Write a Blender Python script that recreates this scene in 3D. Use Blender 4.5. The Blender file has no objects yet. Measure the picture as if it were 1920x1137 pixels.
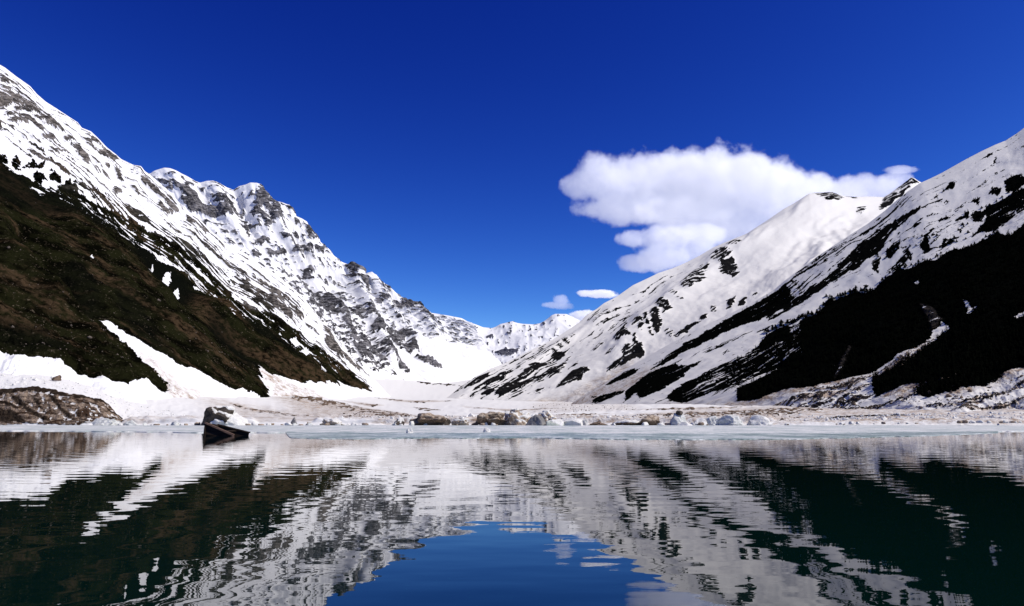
import bpy, math, random
import numpy as np
from mathutils import Vector, noise as mnoise

random.seed(7)
RNG = np.random.default_rng(11)
S = bpy.context.scene
COL = S.collection

# ------------------------------------------------------------------ camera
F, CX, CY, HZ, EYE = 1350.0, 960.0, 568.5, 793.0, 1.5     # survey constants of the viewpoint
PITCH = math.atan((HZ - CY) / F)
cd = bpy.data.cameras.new('camera'); cam = bpy.data.objects.new('camera', cd); COL.objects.link(cam)
cam.location = (0, 0, EYE); cam.rotation_euler = (math.pi / 2 + PITCH, 0, 0)
cd.sensor_width = 36; cd.lens = 36 * F / 1920; cd.clip_start = 0.1; cd.clip_end = 60000
S.camera = cam

# ------------------------------------------------------------------ sky, sun, exposure
SUN_EL, SUN_AZ = math.radians(46), math.radians(106)        # azimuth from +Y towards +X
w = bpy.data.worlds.new('World'); S.world = w; w.use_nodes = True
wn, wl = w.node_tree.nodes, w.node_tree.links
sky = wn.new('ShaderNodeTexSky'); sky.sky_type = 'NISHITA'; sky.sun_disc = False
sky.sun_elevation = SUN_EL; sky.sun_rotation = SUN_AZ
sky.altitude = 3200; sky.air_density = 1.0; sky.dust_density = 0.0; sky.ozone_density = 4.0
bg = wn['Background']; bg.inputs[1].default_value = 0.10
# clear high-altitude air: the Nishita colours are deepened channel by channel (a plain tone curve over the whole dome)
ssep = wn.new('ShaderNodeSeparateColor'); scmb = wn.new('ShaderNodeCombineColor'); wl.new(sky.outputs[0], ssep.inputs[0])
for ch, (k, e, top) in enumerate(((0.145, 3.05, 3.0), (0.163, 2.45, 5.0), (0.725, 1.38, 10.0))):
    a = wn.new('ShaderNodeMath'); a.operation = 'POWER'; wl.new(ssep.outputs[ch], a.inputs[0]); a.inputs[1].default_value = e
    m_ = wn.new('ShaderNodeMath'); m_.operation = 'MULTIPLY'; wl.new(a.outputs[0], m_.inputs[0]); m_.inputs[1].default_value = k
    c_ = wn.new('ShaderNodeMath'); c_.operation = 'MINIMUM'; wl.new(m_.outputs[0], c_.inputs[0]); c_.inputs[1].default_value = top
    wl.new(c_.outputs[0], scmb.inputs[ch])
wl.new(scmb.outputs[0], bg.inputs[0])
sd = bpy.data.lights.new('sun', 'SUN'); sun = bpy.data.objects.new('sun', sd); COL.objects.link(sun)
sd.energy = 4.9; sd.angle = math.radians(0.5); sd.color = (1.0, 0.955, 0.895)
sdir = Vector((math.sin(SUN_AZ) * math.cos(SUN_EL), math.cos(SUN_AZ) * math.cos(SUN_EL), math.sin(SUN_EL)))
sun.rotation_euler = sdir.to_track_quat('Z', 'Y').to_euler()
sun.location = (200, 0, 400)
S.view_settings.view_transform = 'Standard'; S.view_settings.look = 'None'
S.view_settings.exposure = 0.15; S.view_settings.gamma = 1.0; S.view_settings.use_curve_mapping = False
S.cycles.max_bounces = 14; S.cycles.diffuse_bounces = 2; S.cycles.glossy_bounces = 3
S.cycles.volume_bounces = 12; S.cycles.use_denoising = True
S.cycles.volume_step_rate = 0.08; S.cycles.volume_max_steps = 1024

# ------------------------------------------------------------------ helpers
def at(px, py, D):
    """survey sighting (photo bearing, elevation) and distance north -> world point"""
    px = np.asarray(px, float); py = np.asarray(py, float); D = np.asarray(D, float)
    a = (px - CX) / F; b = -(py - CY) / F
    fw = math.cos(PITCH) - b * math.sin(PITCH); up = math.sin(PITCH) + b * math.cos(PITCH)
    return np.stack([a / fw * D, D + 0 * a, EYE + up / fw * D], -1)

def sight(P):
    y = P[..., 1]; z = P[..., 2] - EYE
    fw = y * math.cos(PITCH) + z * math.sin(PITCH); up = -y * math.sin(PITCH) + z * math.cos(PITCH)
    return CX + P[..., 0] / fw * F, CY - up / fw * F

def _hash(ix, iy, seed):
    h = (ix.astype(np.int64) * 374761393 + iy.astype(np.int64) * 668265263 + seed * 1442695041) & 0xFFFFFFFF
    h = ((h ^ (h >> 13)) * 1274126177) & 0xFFFFFFFF
    return ((h ^ (h >> 16)) & 0xFFFF).astype(np.float32) / 65535.0

def perlin(x, y, seed=0):
    x = np.asarray(x, np.float64); y = np.asarray(y, np.float64)
    xi = np.floor(x); yi = np.floor(y); xf = x - xi; yf = y - yi
    u = xf * xf * xf * (xf * (xf * 6 - 15) + 10); v = yf * yf * yf * (yf * (yf * 6 - 15) + 10)
    def g(ox, oy):
        a = _hash(xi + ox, yi + oy, seed) * 6.2831853
        return np.cos(a) * (xf - ox) + np.sin(a) * (yf - oy)
    n0 = g(0, 0) * (1 - u) + g(1, 0) * u; n1 = g(0, 1) * (1 - u) + g(1, 1) * u
    return (n0 * (1 - v) + n1 * v) * 1.5

def fbm(x, y, octv=5, seed=0, gain=0.5, lac=2.03, ridged=False):
    s = 0; a = 1.0; tot = 0
    for o in range(octv):
        n = perlin(x, y, seed + o * 17)
        if ridged: n = 1 - 2 * np.abs(n)
        s = s + a * n; tot += a; a *= gain; x = x * lac; y = y * lac
    return s / tot

def blur(m, r):
    r = int(r)
    if r < 1: return m
    for _ in range(2):
        for ax in (0, 1):
            p = np.pad(m, [(r + 1, r) if k == ax else (0, 0) for k in (0, 1)], mode='edge')
            c = np.cumsum(p, axis=ax)
            n = m.shape[ax]
            hi = np.take(c, np.arange(2 * r + 1, 2 * r + 1 + n), axis=ax); lo = np.take(c, np.arange(0, n), axis=ax)
            m = (hi - lo) / (2 * r + 1)
    return m

def grid_mesh(name, P, attr=None, mat=None, smooth=True, parent=None):
    nu, nv = P.shape[:2]
    me = bpy.data.meshes.new(name)
    me.vertices.add(nu * nv); me.vertices.foreach_set('co', P.reshape(-1).astype(np.float32))
    i = np.arange(nu * nv).reshape(nu, nv)
    q = np.stack([i[:-1, :-1], i[1:, :-1], i[1:, 1:], i[:-1, 1:]], -1).reshape(-1, 4)
    me.loops.add(q.size); me.loops.foreach_set('vertex_index', q.reshape(-1).astype(np.int32))
    me.polygons.add(len(q)); me.polygons.foreach_set('loop_start', np.arange(0, q.size, 4, dtype=np.int32))
    me.polygons.foreach_set('loop_total', np.full(len(q), 4, np.int32))
    me.polygons.foreach_set('use_smooth', np.full(len(q), smooth))
    me.update(calc_edges=True)
    if attr is not None:
        at_ = me.attributes.new('cover', 'FLOAT_COLOR', 'POINT')
        at_.data.foreach_set('color', attr.reshape(-1).astype(np.float32))
    ob = bpy.data.objects.new(name, me); COL.objects.link(ob)
    if mat: me.materials.append(mat)
    if parent: ob.parent = parent
    return ob

def tag(o, label=None, cat=None, group=None, kind=None):
    if label: o['label'] = label
    if cat: o['category'] = cat
    if group: o['group'] = group
    if kind: o['kind'] = kind
    return o

def raw_mesh(name, verts, faces, mat, parent=None, smooth=False):
    me = bpy.data.meshes.new(name); me.from_pydata([tuple(v) for v in verts], [], faces)
    if smooth: me.polygons.foreach_set('use_smooth', [True] * len(me.polygons))
    me.update(); me.materials.append(mat)
    o = bpy.data.objects.new(name, me); COL.objects.link(o)
    if parent: o.parent = parent
    return o

# ------------------------------------------------------------------ node helpers
class NT:
    def __init__(s, name):
        s.m = bpy.data.materials.new(name); s.m.use_nodes = True
        s.t = s.m.node_tree; s.n = s.t.nodes; s.l = s.t.links
        s.b = s.n['Principled BSDF']
    def add(s, t, **kw):
        n = s.n.new(t)
        for k, v in kw.items(): setattr(n, k, v)
        return n
    def link(s, a, b): s.l.new(a, b)
    def val(s, x, sock):
        if hasattr(x, 'is_output'): s.l.new(x, sock)
        else: sock.default_value = x
    def math(s, op, a, b=0.0, clamp=False):
        n = s.n.new('ShaderNodeMath'); n.operation = op; n.use_clamp = clamp
        s.val(a, n.inputs[0]); s.val(b, n.inputs[1]); return n.outputs[0]
    def noise(s, vec, scale, detail=4, rough=0.55):
        n = s.n.new('ShaderNodeTexNoise'); n.inputs['Scale'].default_value = scale
        n.inputs['Detail'].default_value = detail; n.inputs['Roughness'].default_value = rough
        s.l.new(vec, n.inputs['Vector']); return n.outputs['Fac']
    def step(s, x, a, b):
        n = s.n.new('ShaderNodeMapRange'); n.interpolation_type = 'SMOOTHSTEP'
        s.val(x, n.inputs[0]); n.inputs[1].default_value = a; n.inputs[2].default_value = b; return n.outputs[0]
    def mix(s, f, a, b):
        n = s.n.new('ShaderNodeMix'); n.data_type = 'RGBA'
        s.val(f, n.inputs[0])
        for x, k in ((a, 6), (b, 7)):
            if hasattr(x, 'is_output'): s.l.new(x, n.inputs[k])
            else: n.inputs[k].default_value = (*x, 1)
        return n.outputs[2]
    def pos(s):
        return s.n.new('ShaderNodeNewGeometry').outputs['Position']
    def mapv(s, vec, scale):
        n = s.n.new('ShaderNodeMapping'); n.inputs['Scale'].default_value = scale; s.l.new(vec, n.inputs['Vector']); return n.outputs[0]
    def bump(s, h, dist, strength=1.0):
        n = s.n.new('ShaderNodeBump'); n.inputs['Distance'].default_value = dist; n.inputs['Strength'].default_value = strength
        s.l.new(h, n.inputs['Height']); s.l.new(n.outputs[0], s.b.inputs['Normal']); return n

def terrain_material(name, res, veg_a, veg_b, veg_c, rock_a, rock_b, forest, snow=(0.70, 0.692, 0.675), bump=1.0, veg_d=None):
    """res: metres of the finest relief; cover attribute: R bare ground, G rock, B forest, A dirt on the snow"""
    t = NT(name); p = t.pos()
    ca = t.add('ShaderNodeAttribute', attribute_name='cover')
    sep = t.add('ShaderNodeSeparateColor'); t.link(ca.outputs['Color'], sep.inputs[0])
    bare, rock, forest_f, dirt = sep.outputs[0], sep.outputs[1], sep.outputs[2], ca.outputs['Alpha']
    n1 = t.noise(p, 1 / (res * 5), 6, 0.62); n2 = t.noise(p, 1 / (res * 22), 5, 0.6); n3 = t.noise(p, 1 / (res * 1.6), 3, 0.6)
    bf = t.step(t.math('ADD', bare, t.math('ADD', t.math('MULTIPLY', t.math('SUBTRACT', n1, 0.5), 0.75), t.math('MULTIPLY', t.math('SUBTRACT', n3, 0.5), 0.55))), 0.46, 0.54)
    veg = t.mix(t.step(n2, 0.40, 0.62), veg_a, veg_b)
    veg = t.mix(t.step(t.math('ADD', t.math('MULTIPLY', n3, 0.6), t.math('MULTIPLY', n1, 0.4)), 0.575, 0.66), veg, veg_c)
    if veg_d:
        n4 = t.noise(t.mapv(p, (1.0, 2.2, 1.0)), 1 / (res * 95), 5, 0.62)
        veg = t.mix(t.math('MULTIPLY', t.step(n4, 0.50, 0.62), t.step(n1, 0.35, 0.6)), veg, veg_d)
    rs = t.noise(t.mapv(p, (0.5, 0.5, 1.7)), 1 / (res * 3.2), 5, 0.68)
    rk = t.mix(t.step(t.math('ADD', t.math('MULTIPLY', rs, 0.7), t.math('MULTIPLY', n2, 0.3)), 0.42, 0.60), rock_a, rock_b)
    fo = t.mix(t.step(n3, 0.55, 0.75), forest, tuple(c * 2.2 for c in forest))
    ground = t.mix(forest_f, t.mix(rock, veg, rk), fo)
    dn = t.math('MULTIPLY', dirt, t.math('ADD', t.math('MULTIPLY', t.step(n1, 0.44, 0.66), 0.75), t.math('ADD', t.math('MULTIPLY', t.step(n2, 0.46, 0.62), 0.5), 0.16)), clamp=True)
    sn = t.mix(dn, snow, (0.30, 0.225, 0.165))
    sn = t.mix(t.math('MULTIPLY', dirt, t.step(n3, 0.60, 0.74), clamp=True), sn, (0.10, 0.07, 0.05))
    t.link(t.mix(bf, sn, ground), t.b.inputs['Base Color'])
    t.b.inputs['Roughness'].default_value = 0.85; t.b.inputs['Specular IOR Level'].default_value = 0.0
    h = t.math('ADD', t.math('MULTIPLY', n1, t.math('ADD', t.math('MULTIPLY', bf, 1.2), 0.10)), t.math('MULTIPLY', n3, t.math('ADD', t.math('MULTIPLY', bf, 0.5), t.math('MULTIPLY', dirt, 0.3))))
    t.bump(h, res * 3.0 * bump)
    return t.m

# ------------------------------------------------------------------ terrain builder
def resample(line, n, dense=None):
    L = np.asarray(line, float)
    d = np.r_[0, np.cumsum(np.hypot(np.diff(L[:, 0]), np.diff(L[:, 1])))]
    return np.stack([np.interp(np.linspace(0, d[-1], n), d, L[:, k]) for k in range(L.shape[1])], -1)

def smooth1(A, r, axis):
    if r < 1: return A
    p = np.pad(A, [(r, r) if k == axis else (0, 0) for k in range(A.ndim)], mode='reflect', reflect_type='odd')
    c = np.cumsum(np.insert(p, 0, 0, axis=axis), axis=axis); n = A.shape[axis]
    return (np.take(c, np.arange(2 * r + 1, 2 * r + 1 + n), axis=axis) - np.take(c, np.arange(n), axis=axis)) / (2 * r + 1)

class Terrain:
    def __init__(s, name, lines, nu, nv, flow):
        """lines: list of (D0, D1, [(bearing, elevation)...]); flow: 'along' if the lines run downhill, 'across' if they are contours"""
        s.name = name; s.flow = flow
        ctl = []
        for k, (d0, d1, pts) in enumerate(lines):
            r = resample(pts, nv)
            if k > 0: r = smooth1(r, nv // 24, 0)
            D = np.linspace(d0, d1, nv)
            ctl.append(at(r[:, 0], r[:, 1], D))
        ctl = np.array(ctl); K = len(ctl)
        # rows shared out by how far apart the lines stand
        gaps = np.array([np.mean(np.hypot(*(np.array(sight(ctl[k + 1])) - np.array(sight(ctl[k]))))) for k in range(K - 1)])
        kp = np.r_[0, np.cumsum(gaps)]; kp /= kp[-1]
        u = np.linspace(0, 1, nu)
        # monotone-ish cubic (finite-difference Hermite) through the lines
        m = np.zeros_like(ctl)
        for k in range(K):
            a, b = max(k - 1, 0), min(k + 1, K - 1)
            m[k] = (ctl[b] - ctl[a]) / (kp[b] - kp[a])
        seg = np.clip(np.searchsorted(kp, u, side='right') - 1, 0, K - 2)
        h = (kp[seg + 1] - kp[seg]); tt = ((u - kp[seg]) / h)[:, None, None]; h = h[:, None, None]
        t2, t3 = tt * tt, tt ** 3
        s.B = (2 * t3 - 3 * t2 + 1) * ctl[seg] + (t3 - 2 * t2 + tt) * h * m[seg] + (-2 * t3 + 3 * t2) * ctl[seg + 1] + (t3 - t2) * h * m[seg + 1]
        s.nu, s.nv = nu, nv
        s.sx, s.sy = sight(s.B)
        s.I, s.J = np.meshgrid(np.arange(nu), np.arange(nv), indexing='ij')
        s.P = np.zeros((nu, nv)); s.rock = np.zeros((nu, nv)); s.forest = np.zeros((nu, nv)); s.dirt = np.zeros((nu, nv)); s.L = np.zeros((nu, nv))
        dI = np.hypot(np.diff(s.sx, axis=0), np.diff(s.sy, axis=0)).mean(); dJ = np.hypot(np.diff(s.sx, axis=1), np.diff(s.sy, axis=1)).mean()
        s.cell = (dI + dJ) / 2; s.dI, s.dJ = dI, dJ
    def locate(s, pts):
        """survey sightings -> surface coordinates (row, column)"""
        st = 4
        gx, gy = s.sx[::st, ::st], s.sy[::st, ::st]
        out = []
        for x, y in pts:
            k = np.argmin((gx - x) ** 2 + (gy - y) ** 2); i, j = divmod(k, gx.shape[1]); i, j = i * st, j * st
            for _ in range(3):
                i0 = int(np.clip(round(i), 1, s.nu - 2)); j0 = int(np.clip(round(j), 1, s.nv - 2))
                a = (s.sx[i0 + 1, j0] - s.sx[i0 - 1, j0]) / 2; b = (s.sx[i0, j0 + 1] - s.sx[i0, j0 - 1]) / 2
                c = (s.sy[i0 + 1, j0] - s.sy[i0 - 1, j0]) / 2; d = (s.sy[i0, j0 + 1] - s.sy[i0, j0 - 1]) / 2
                det = a * d - b * c
                if abs(det) < 1e-6: break
                rx, ry = x - s.sx[i0, j0], y - s.sy[i0, j0]
                di, dj = (d * rx - b * ry) / det, (a * ry - c * rx) / det
                if abs(di) > 12 or abs(dj) > 12: di, dj = np.clip(di, -12, 12), np.clip(dj, -12, 12)
                i, j = i0 + di, j0 + dj
            out.append((i, j))
        return np.array(out)
    def region(s, pts, feather=1):
        q = s.locate(pts); m = np.zeros((s.nu, s.nv))
        pad = int(feather * 3 / s.cell) + 2
        i0, i1 = int(max(q[:, 0].min() - pad, 0)), int(min(q[:, 0].max() + pad + 1, s.nu)); j0, j1 = int(max(q[:, 1].min() - pad, 0)), int(min(q[:, 1].max() + pad + 1, s.nv))
        if i1 <= i0 or j1 <= j0: return m, (slice(0, 0), slice(0, 0))
        I = s.I[i0:i1, j0:j1]; J = s.J[i0:i1, j0:j1]; ins = np.zeros(I.shape, bool)
        n = len(q)
        for k in range(n):
            (a, b), (c, d) = q[k], q[(k + 1) % n]
            if b == d: continue
            ins ^= ((b > J) != (d > J)) & (I < (c - a) * (J - b) / (d - b) + a)
        sl = (slice(i0, i1), slice(j0, j1))
        mm = blur(ins.astype(float), feather / s.cell)
        return mm, sl
    def paint(s, P, pts, feather=1.5, rock=None, forest=None, dirt=None):
        m, sl = s.region(pts, feather)
        if m.size == 0 or sl[0].stop == sl[0].start: return
        if P is not None: s.P[sl] = s.P[sl] * (1 - m) + P * m
        for k, v in (('rock', rock), ('forest', forest), ('dirt', dirt)):
            if v is not None:
                A = getattr(s, k); A[sl] = A[sl] * (1 - m) + v * m
    def lift(s, amp, pts, feather):
        m, sl = s.region(pts, feather)
        if m.size and sl[0].stop > sl[0].start: s.L[sl] += amp * m
    def normals(s, X):
        a = np.gradient(X, axis=0); b = np.gradient(X, axis=1); n = np.cross(a, b)
        n /= np.linalg.norm(n, axis=-1, keepdims=True) + 1e-9
        return n
    def build(s, mat, relief, seed, streak=(6, 60), iso=14, edge=2.2, rib=(45, 300), rib_amp=1.0, back=None, rock_relief=0.0, contrast=2.2, keep_top=True, crest=0.12, mix=0.55, fine=1.0):
        """relief in metres; streak = (across, along) photo-independent lengths in cells scaled by cell size"""
        ci, cj = s.I * s.dI, s.J * s.dJ
        cu, cv = (ci, cj) if s.flow == 'along' else (cj, ci)          # cu runs across the slope, cv down it
        wv = fbm(cu / 50, cv / 90, 3, seed + 5) * 16
        N1 = fbm((cu + wv) / streak[0], cv / streak[1], 5, seed + 1, gain=0.6)
        N2 = fbm(cu / iso, cv / iso, 5, seed + 2, gain=0.6)
        N = mix * N1 / N1.std() + (1 - mix) * N2 / N2.std()
        rk = np.empty(N.size); rk[np.argsort(N, axis=None)] = np.linspace(0, 1, N.size); N = rk.reshape(N.shape)
        # ragged edges: the patches are looked up through a small wander of the surface coordinates
        wi = fbm(cu / 9, cv / 14, 4, seed + 3) * edge * 2 / s.dI; wj = fbm(cu / 9, cv / 14, 4, seed + 4) * edge * 2 / s.dJ
        ii = np.clip(np.rint(s.I + wi), 0, s.nu - 1).astype(int); jj = np.clip(np.rint(s.J + wj), 0, s.nv - 1).astype(int)
        P = s.P[ii, jj]
        s.bare = np.clip(0.5 + (P - N) * contrast + np.where(P < 0.004, -1, 0), 0, 1)
        # relief: ribs down the fall line, broken ground, rock standing proud
        rid = fbm((cu + wv * 1.5) / rib[0], cv / rib[1], 4, seed + 7, ridged=True, gain=0.5)
        gen = fbm(cu / 120, cv / 160, 5, seed + 8, gain=0.5)
        fin = fbm(cu / 9, cv / 16, 4, seed + 9, gain=0.6)
        h = relief * (rib_amp * rid * 0.7 + gen * 0.9 + 0.14 * fine * fin * (0.30 + s.bare))
        cr = fbm(cu / 16, cv / 16, 4, seed + 12, ridged=True, gain=0.55)
        h = h + rock_relief * blur(s.bare * s.rock, 1) * (0.55 + 0.75 * cr)
        h = h + s.L * (1 + 0.5 * fbm(cu / 30, cv / 60, 3, seed + 14))
        if keep_top:
            edge_w = np.clip(s.I / 26.0, 0.0, 1) if s.flow == 'along' else np.clip(s.I / 14.0, 0.0, 1)
            h = h * (crest + (1 - crest) * edge_w)
        n = s.normals(s.B)
        if n[..., 2].mean() < 0: n = -n
        X = s.B + n * h[..., None]
        A = np.stack([s.bare, s.rock[ii, jj], s.forest[ii, jj], np.clip(s.dirt[ii, jj], 0, 1.6)], -1)
        if back:
            dD, dz, nb = back
            k = (np.arange(nb, 0, -1) / nb)[:, None]
            bk = np.repeat(X[:1], nb, 0).copy()
            bk[..., 1] += dD * k; bk[..., 2] -= dz * k ** 1.3
            bk[..., 2] += fbm(s.J[:1] / 40, k * 6, 4, seed + 30) * dz * 0.08 * k
            bk[..., 2] = np.minimum(bk[..., 2], X[:1, :, 2])
            X = np.concatenate([bk, X], 0); A = np.concatenate([np.repeat(A[:1], nb, 0), A], 0)
        s.X = X; s.nback = back[2] if back else 0
        ob = grid_mesh(s.name, X, A, mat)
        me = ob.data
        if me.polygons[len(me.polygons) // 2].normal.z < 0: me.flip_normals()
        tag(ob, kind='structure')
        s.ob = ob
        return ob
    def point(s, px, py):
        i, j = s.locate([(px, py)])[0]
        i = int(np.clip(i, 0, s.nu - 1)) + s.nback; j = int(np.clip(j, 0, s.nv - 1))
        return s.X[i, j]

# ------------------------------------------------------------------ unseen snow sheet to the horizon, added to bounce sunlight onto cloud bases
t = NT('bounce_snowfield'); p = t.pos(); n1 = t.noise(p, 1 / 900.0, 6, 0.6)
t.link(t.mix(t.step(n1, 0.58, 0.66), (0.80, 0.80, 0.81), (0.10, 0.09, 0.08)), t.b.inputs['Base Color']); t.b.inputs['Roughness'].default_value = 0.9
gx = np.linspace(-26000, 26000, 90); gy = np.linspace(-14000, 30000, 90)
Gx, Gy = np.meshgrid(gx, gy, indexing='ij'); rr = np.hypot(Gx, Gy - 1500)
Gz = -6 + np.clip((rr - 6500) / 9000, 0, 1) * 160 * (1 + fbm(Gx / 2500, Gy / 2500, 4, 55))
ground = grid_mesh('ground', np.stack([Gx, Gy, Gz], -1), None, t.m); tag(ground, kind='structure')
if ground.data.polygons[0].normal.z < 0: ground.data.flip_normals()

VEG = dict(veg_a=(0.0018, 0.0018, 0.001), veg_b=(0.010, 0.0105, 0.004), veg_c=(0.11, 0.088, 0.06))
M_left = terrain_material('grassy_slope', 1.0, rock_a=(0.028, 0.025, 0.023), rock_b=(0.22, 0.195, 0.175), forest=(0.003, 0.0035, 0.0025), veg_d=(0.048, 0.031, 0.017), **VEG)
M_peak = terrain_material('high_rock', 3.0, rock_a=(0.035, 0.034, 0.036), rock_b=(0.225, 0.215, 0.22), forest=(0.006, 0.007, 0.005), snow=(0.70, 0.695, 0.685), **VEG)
M_far = terrain_material('far_rock', 7.0, rock_a=(0.05, 0.05, 0.07), rock_b=(0.13, 0.13, 0.15), forest=(0.006, 0.007, 0.005), **VEG)
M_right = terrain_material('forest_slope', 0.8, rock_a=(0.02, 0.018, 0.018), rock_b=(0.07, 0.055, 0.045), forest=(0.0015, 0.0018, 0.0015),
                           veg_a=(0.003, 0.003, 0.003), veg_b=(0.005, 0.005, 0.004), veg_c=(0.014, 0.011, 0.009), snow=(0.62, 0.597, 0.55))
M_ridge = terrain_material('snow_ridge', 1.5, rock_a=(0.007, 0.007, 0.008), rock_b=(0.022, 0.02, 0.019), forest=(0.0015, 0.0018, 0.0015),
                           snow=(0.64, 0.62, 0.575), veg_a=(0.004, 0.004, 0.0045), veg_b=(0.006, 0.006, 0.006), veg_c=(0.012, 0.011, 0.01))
M_floor = terrain_material('valley_snow', 0.45, rock_a=(0.045, 0.026, 0.016), rock_b=(0.30, 0.225, 0.165), forest=(0.02, 0.014, 0.01), snow=(0.62, 0.607, 0.58), **VEG)

# ================================================================== LEFT SLOPE
L1 = Terrain('left_mountain', [
    (1000, 1000, [(-300,-110),(-120,30),(0,122),(9,127),(32,145),(56,162),(69,177),(85,191),(116,211),(145,230),(152,240),(170,247),(185,261),(200,277),(217,290),(227,299),(250,310),(264,312),(271,321),(282,329),(312,354),(348,394),(373,409),(388,428),(422,456),(457,475),(496,502),(528,521),(568,558),(590,585),(607,608),(622,618),(632,636),(645,654),(668,680),(685,697),(705,715),(735,748)]),
    (900, 900, [(-300,40),(0,215),(100,290),(200,375),(330,480),(450,590),(560,680),(650,735),(705,758)]),
    (800, 800, [(-300,130),(0,300),(110,375),(250,470),(400,590),(520,685),(610,738),(670,765)]),
    (650, 650, [(-300,230),(0,385),(150,480),(300,590),(420,680),(510,748),(570,778)]),
    (520, 520, [(-300,320),(0,480),(130,555),(250,640),(350,715),(450,780)]),
    (420, 420, [(-300,440),(0,580),(100,625),(200,690),(300,745),(370,785)]),
    (330, 330, [(-300,600),(0,675),(100,708),(200,745),(300,792)]),
    (285, 285, [(-300,690),(0,750),(100,775),(240,806)]),
], 560, 760, 'along')
# streaked snow and strata above, dark turf below
L1.paint(0.17, [(-300,-120),(100,205),(265,312),(420,455),(570,558),(690,700),(700,740),(600,690),(500,610),(440,560),(340,462),(230,400),(120,335),(-300,150)], 6, rock=1)
L1.paint(0.42, [(150,345),(190,372),(240,410),(300,445),(350,478),(300,435),(240,395),(190,362)], 4, rock=0.3)
L1.paint(0.45, [(330,400),(400,460),(480,520),(560,580),(600,620),(560,612),(480,560),(400,500)], 8, rock=0.6)
DARK = [(-300,150),(0,311),(25,325),(50,336),(65,345),(92,361),(110,360),(151,370),(190,392),(215,398),(240,410),(267,427),(285,440),(305,447),(340,467),(360,482),(380,502),(400,522),(420,540),(432,555),(465,583),(507,588),(537,607),(560,630),(587,652),(607,665),(630,680),(650,695),(665,707),(684,722),(692,739),(675,732),(657,725),(640,720),(615,705),(597,692),(612,706),(625,720),(650,745),(620,737),(585,727),(560,720),(527,709),(510,705),(490,697),(477,687),(490,717),(500,735),(512,755),(505,756),(480,748),(455,737),(427,728),(393,715),(372,707),(360,700),(307,684),(277,662),(240,640),(217,632),(207,617),(200,606),(185,605),(207,625),(225,645),(245,662),(260,682),(283,703),(313,730),(308,743),(290,745),(273,738),(253,733),(233,735),(215,730),(183,717),(158,708),(123,700),(93,692),(50,683),(25,679),(0,672),(-300,620)]
L1.paint(1.10, DARK, 1.5, rock=0.0)
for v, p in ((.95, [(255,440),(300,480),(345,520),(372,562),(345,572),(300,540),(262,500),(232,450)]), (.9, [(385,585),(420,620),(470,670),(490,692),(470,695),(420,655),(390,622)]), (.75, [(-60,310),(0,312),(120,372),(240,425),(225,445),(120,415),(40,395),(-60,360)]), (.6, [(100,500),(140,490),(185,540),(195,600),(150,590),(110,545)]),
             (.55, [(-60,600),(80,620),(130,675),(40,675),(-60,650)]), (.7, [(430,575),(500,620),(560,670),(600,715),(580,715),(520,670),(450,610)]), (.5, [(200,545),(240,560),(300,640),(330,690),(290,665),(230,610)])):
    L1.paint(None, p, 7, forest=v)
for p in ([(0,288),(10,290),(15,305),(10,312),(0,310),(-30,300)], [(22,300),(35,296),(38,306),(32,315),(40,320),(28,322),(22,312)], [(52,305),(60,300),(66,308),(75,312),(82,305),(82,318),(70,317),(55,318),(42,318)],
          [(60,330),(70,323),(80,330),(90,345),(80,340),(75,352),(65,345)], [(90,330),(100,322),(110,332),(115,345),(105,347),(92,342)], [(120,345),(130,338),(132,346),(145,350),(130,353),(120,350)],
          [(105,352),(130,358),(160,372),(140,372),(110,362)]):
    L1.paint(0.97, p, 1, rock=0, forest=0.7)
for p in ([(-40,205),(0,235),(26,256),(25,258),(0,242)], [(55,268),(70,282),(100,308),(130,331),(128,334),(98,312),(66,284),(54,271)], [(90,303),(110,320),(137,337),(120,330),(98,313)], [(150,344),(175,360),(205,384),(232,404),(228,407),(200,388),(172,365)],
          [(412,505),(430,510),(455,540),(477,565),(470,570),(440,547),(415,520)]):
    L1.paint(0.92, p, 1, rock=0.25)
for p, v in (([(0,177),(15,174),(32,179),(50,195),(67,205),(72,212),(50,207),(32,200),(15,202),(0,210),(-80,150)], .93), ([(25,205),(65,206),(75,214),(50,214),(25,212)], .9), ([(5,220),(25,215),(40,222),(22,226),(5,225)], .9),
             ([(10,232),(37,225),(62,224),(82,217),(87,227),(65,230),(45,237),(15,236)], .95), ([(85,212),(97,227),(110,237),(120,250),(105,247),(87,240),(82,227)], .93), ([(17,147),(32,157),(50,180),(67,197),(82,212),(75,210),(55,192),(35,175),(22,160)], .8),
             ([(2,165),(20,165),(25,171),(10,174)], .85), ([(0,144),(7,145),(17,155),(0,157)], .85), ([(75,260),(97,260),(100,268),(75,273)], .6), ([(87,290),(117,287),(120,292),(92,296)], .9), ([(136,275),(145,275),(160,295),(166,317),(155,310),(140,292)], .95),
             ([(117,262),(137,260),(142,270),(120,270)], .8), ([(160,262),(185,262),(184,267),(162,270)], .85), ([(185,285),(200,282),(222,297),(217,300),(190,292)], .85), ([(217,312),(225,325),(231,342),(225,340),(217,325)], .9), ([(184,314),(197,325),(206,342),(197,337)], .9),
             ([(199,305),(206,312),(204,322),(197,315)], .9), ([(265,317),(282,337),(300,360),(320,370),(335,395),(320,404),(300,395),(295,370),(280,352),(265,340)], .78), ([(245,350),(275,362),(277,372),(260,370)], .6), ([(205,362),(220,357),(229,367),(212,371)], .85),
             ([(345,400),(372,412),(390,432),(392,442),(375,430),(355,418)], .85), ([(505,547),(530,560),(545,590),(555,612),(540,605),(525,585),(505,562)], .85), ([(550,582),(570,587),(562,597),(550,590)], .95),
             ([(605,612),(617,615),(625,635),(637,652),(662,680),(677,695),(665,692),(640,677),(620,662),(607,650)], .95)):
    L1.paint(v, p, 1.2, rock=1)
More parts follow.
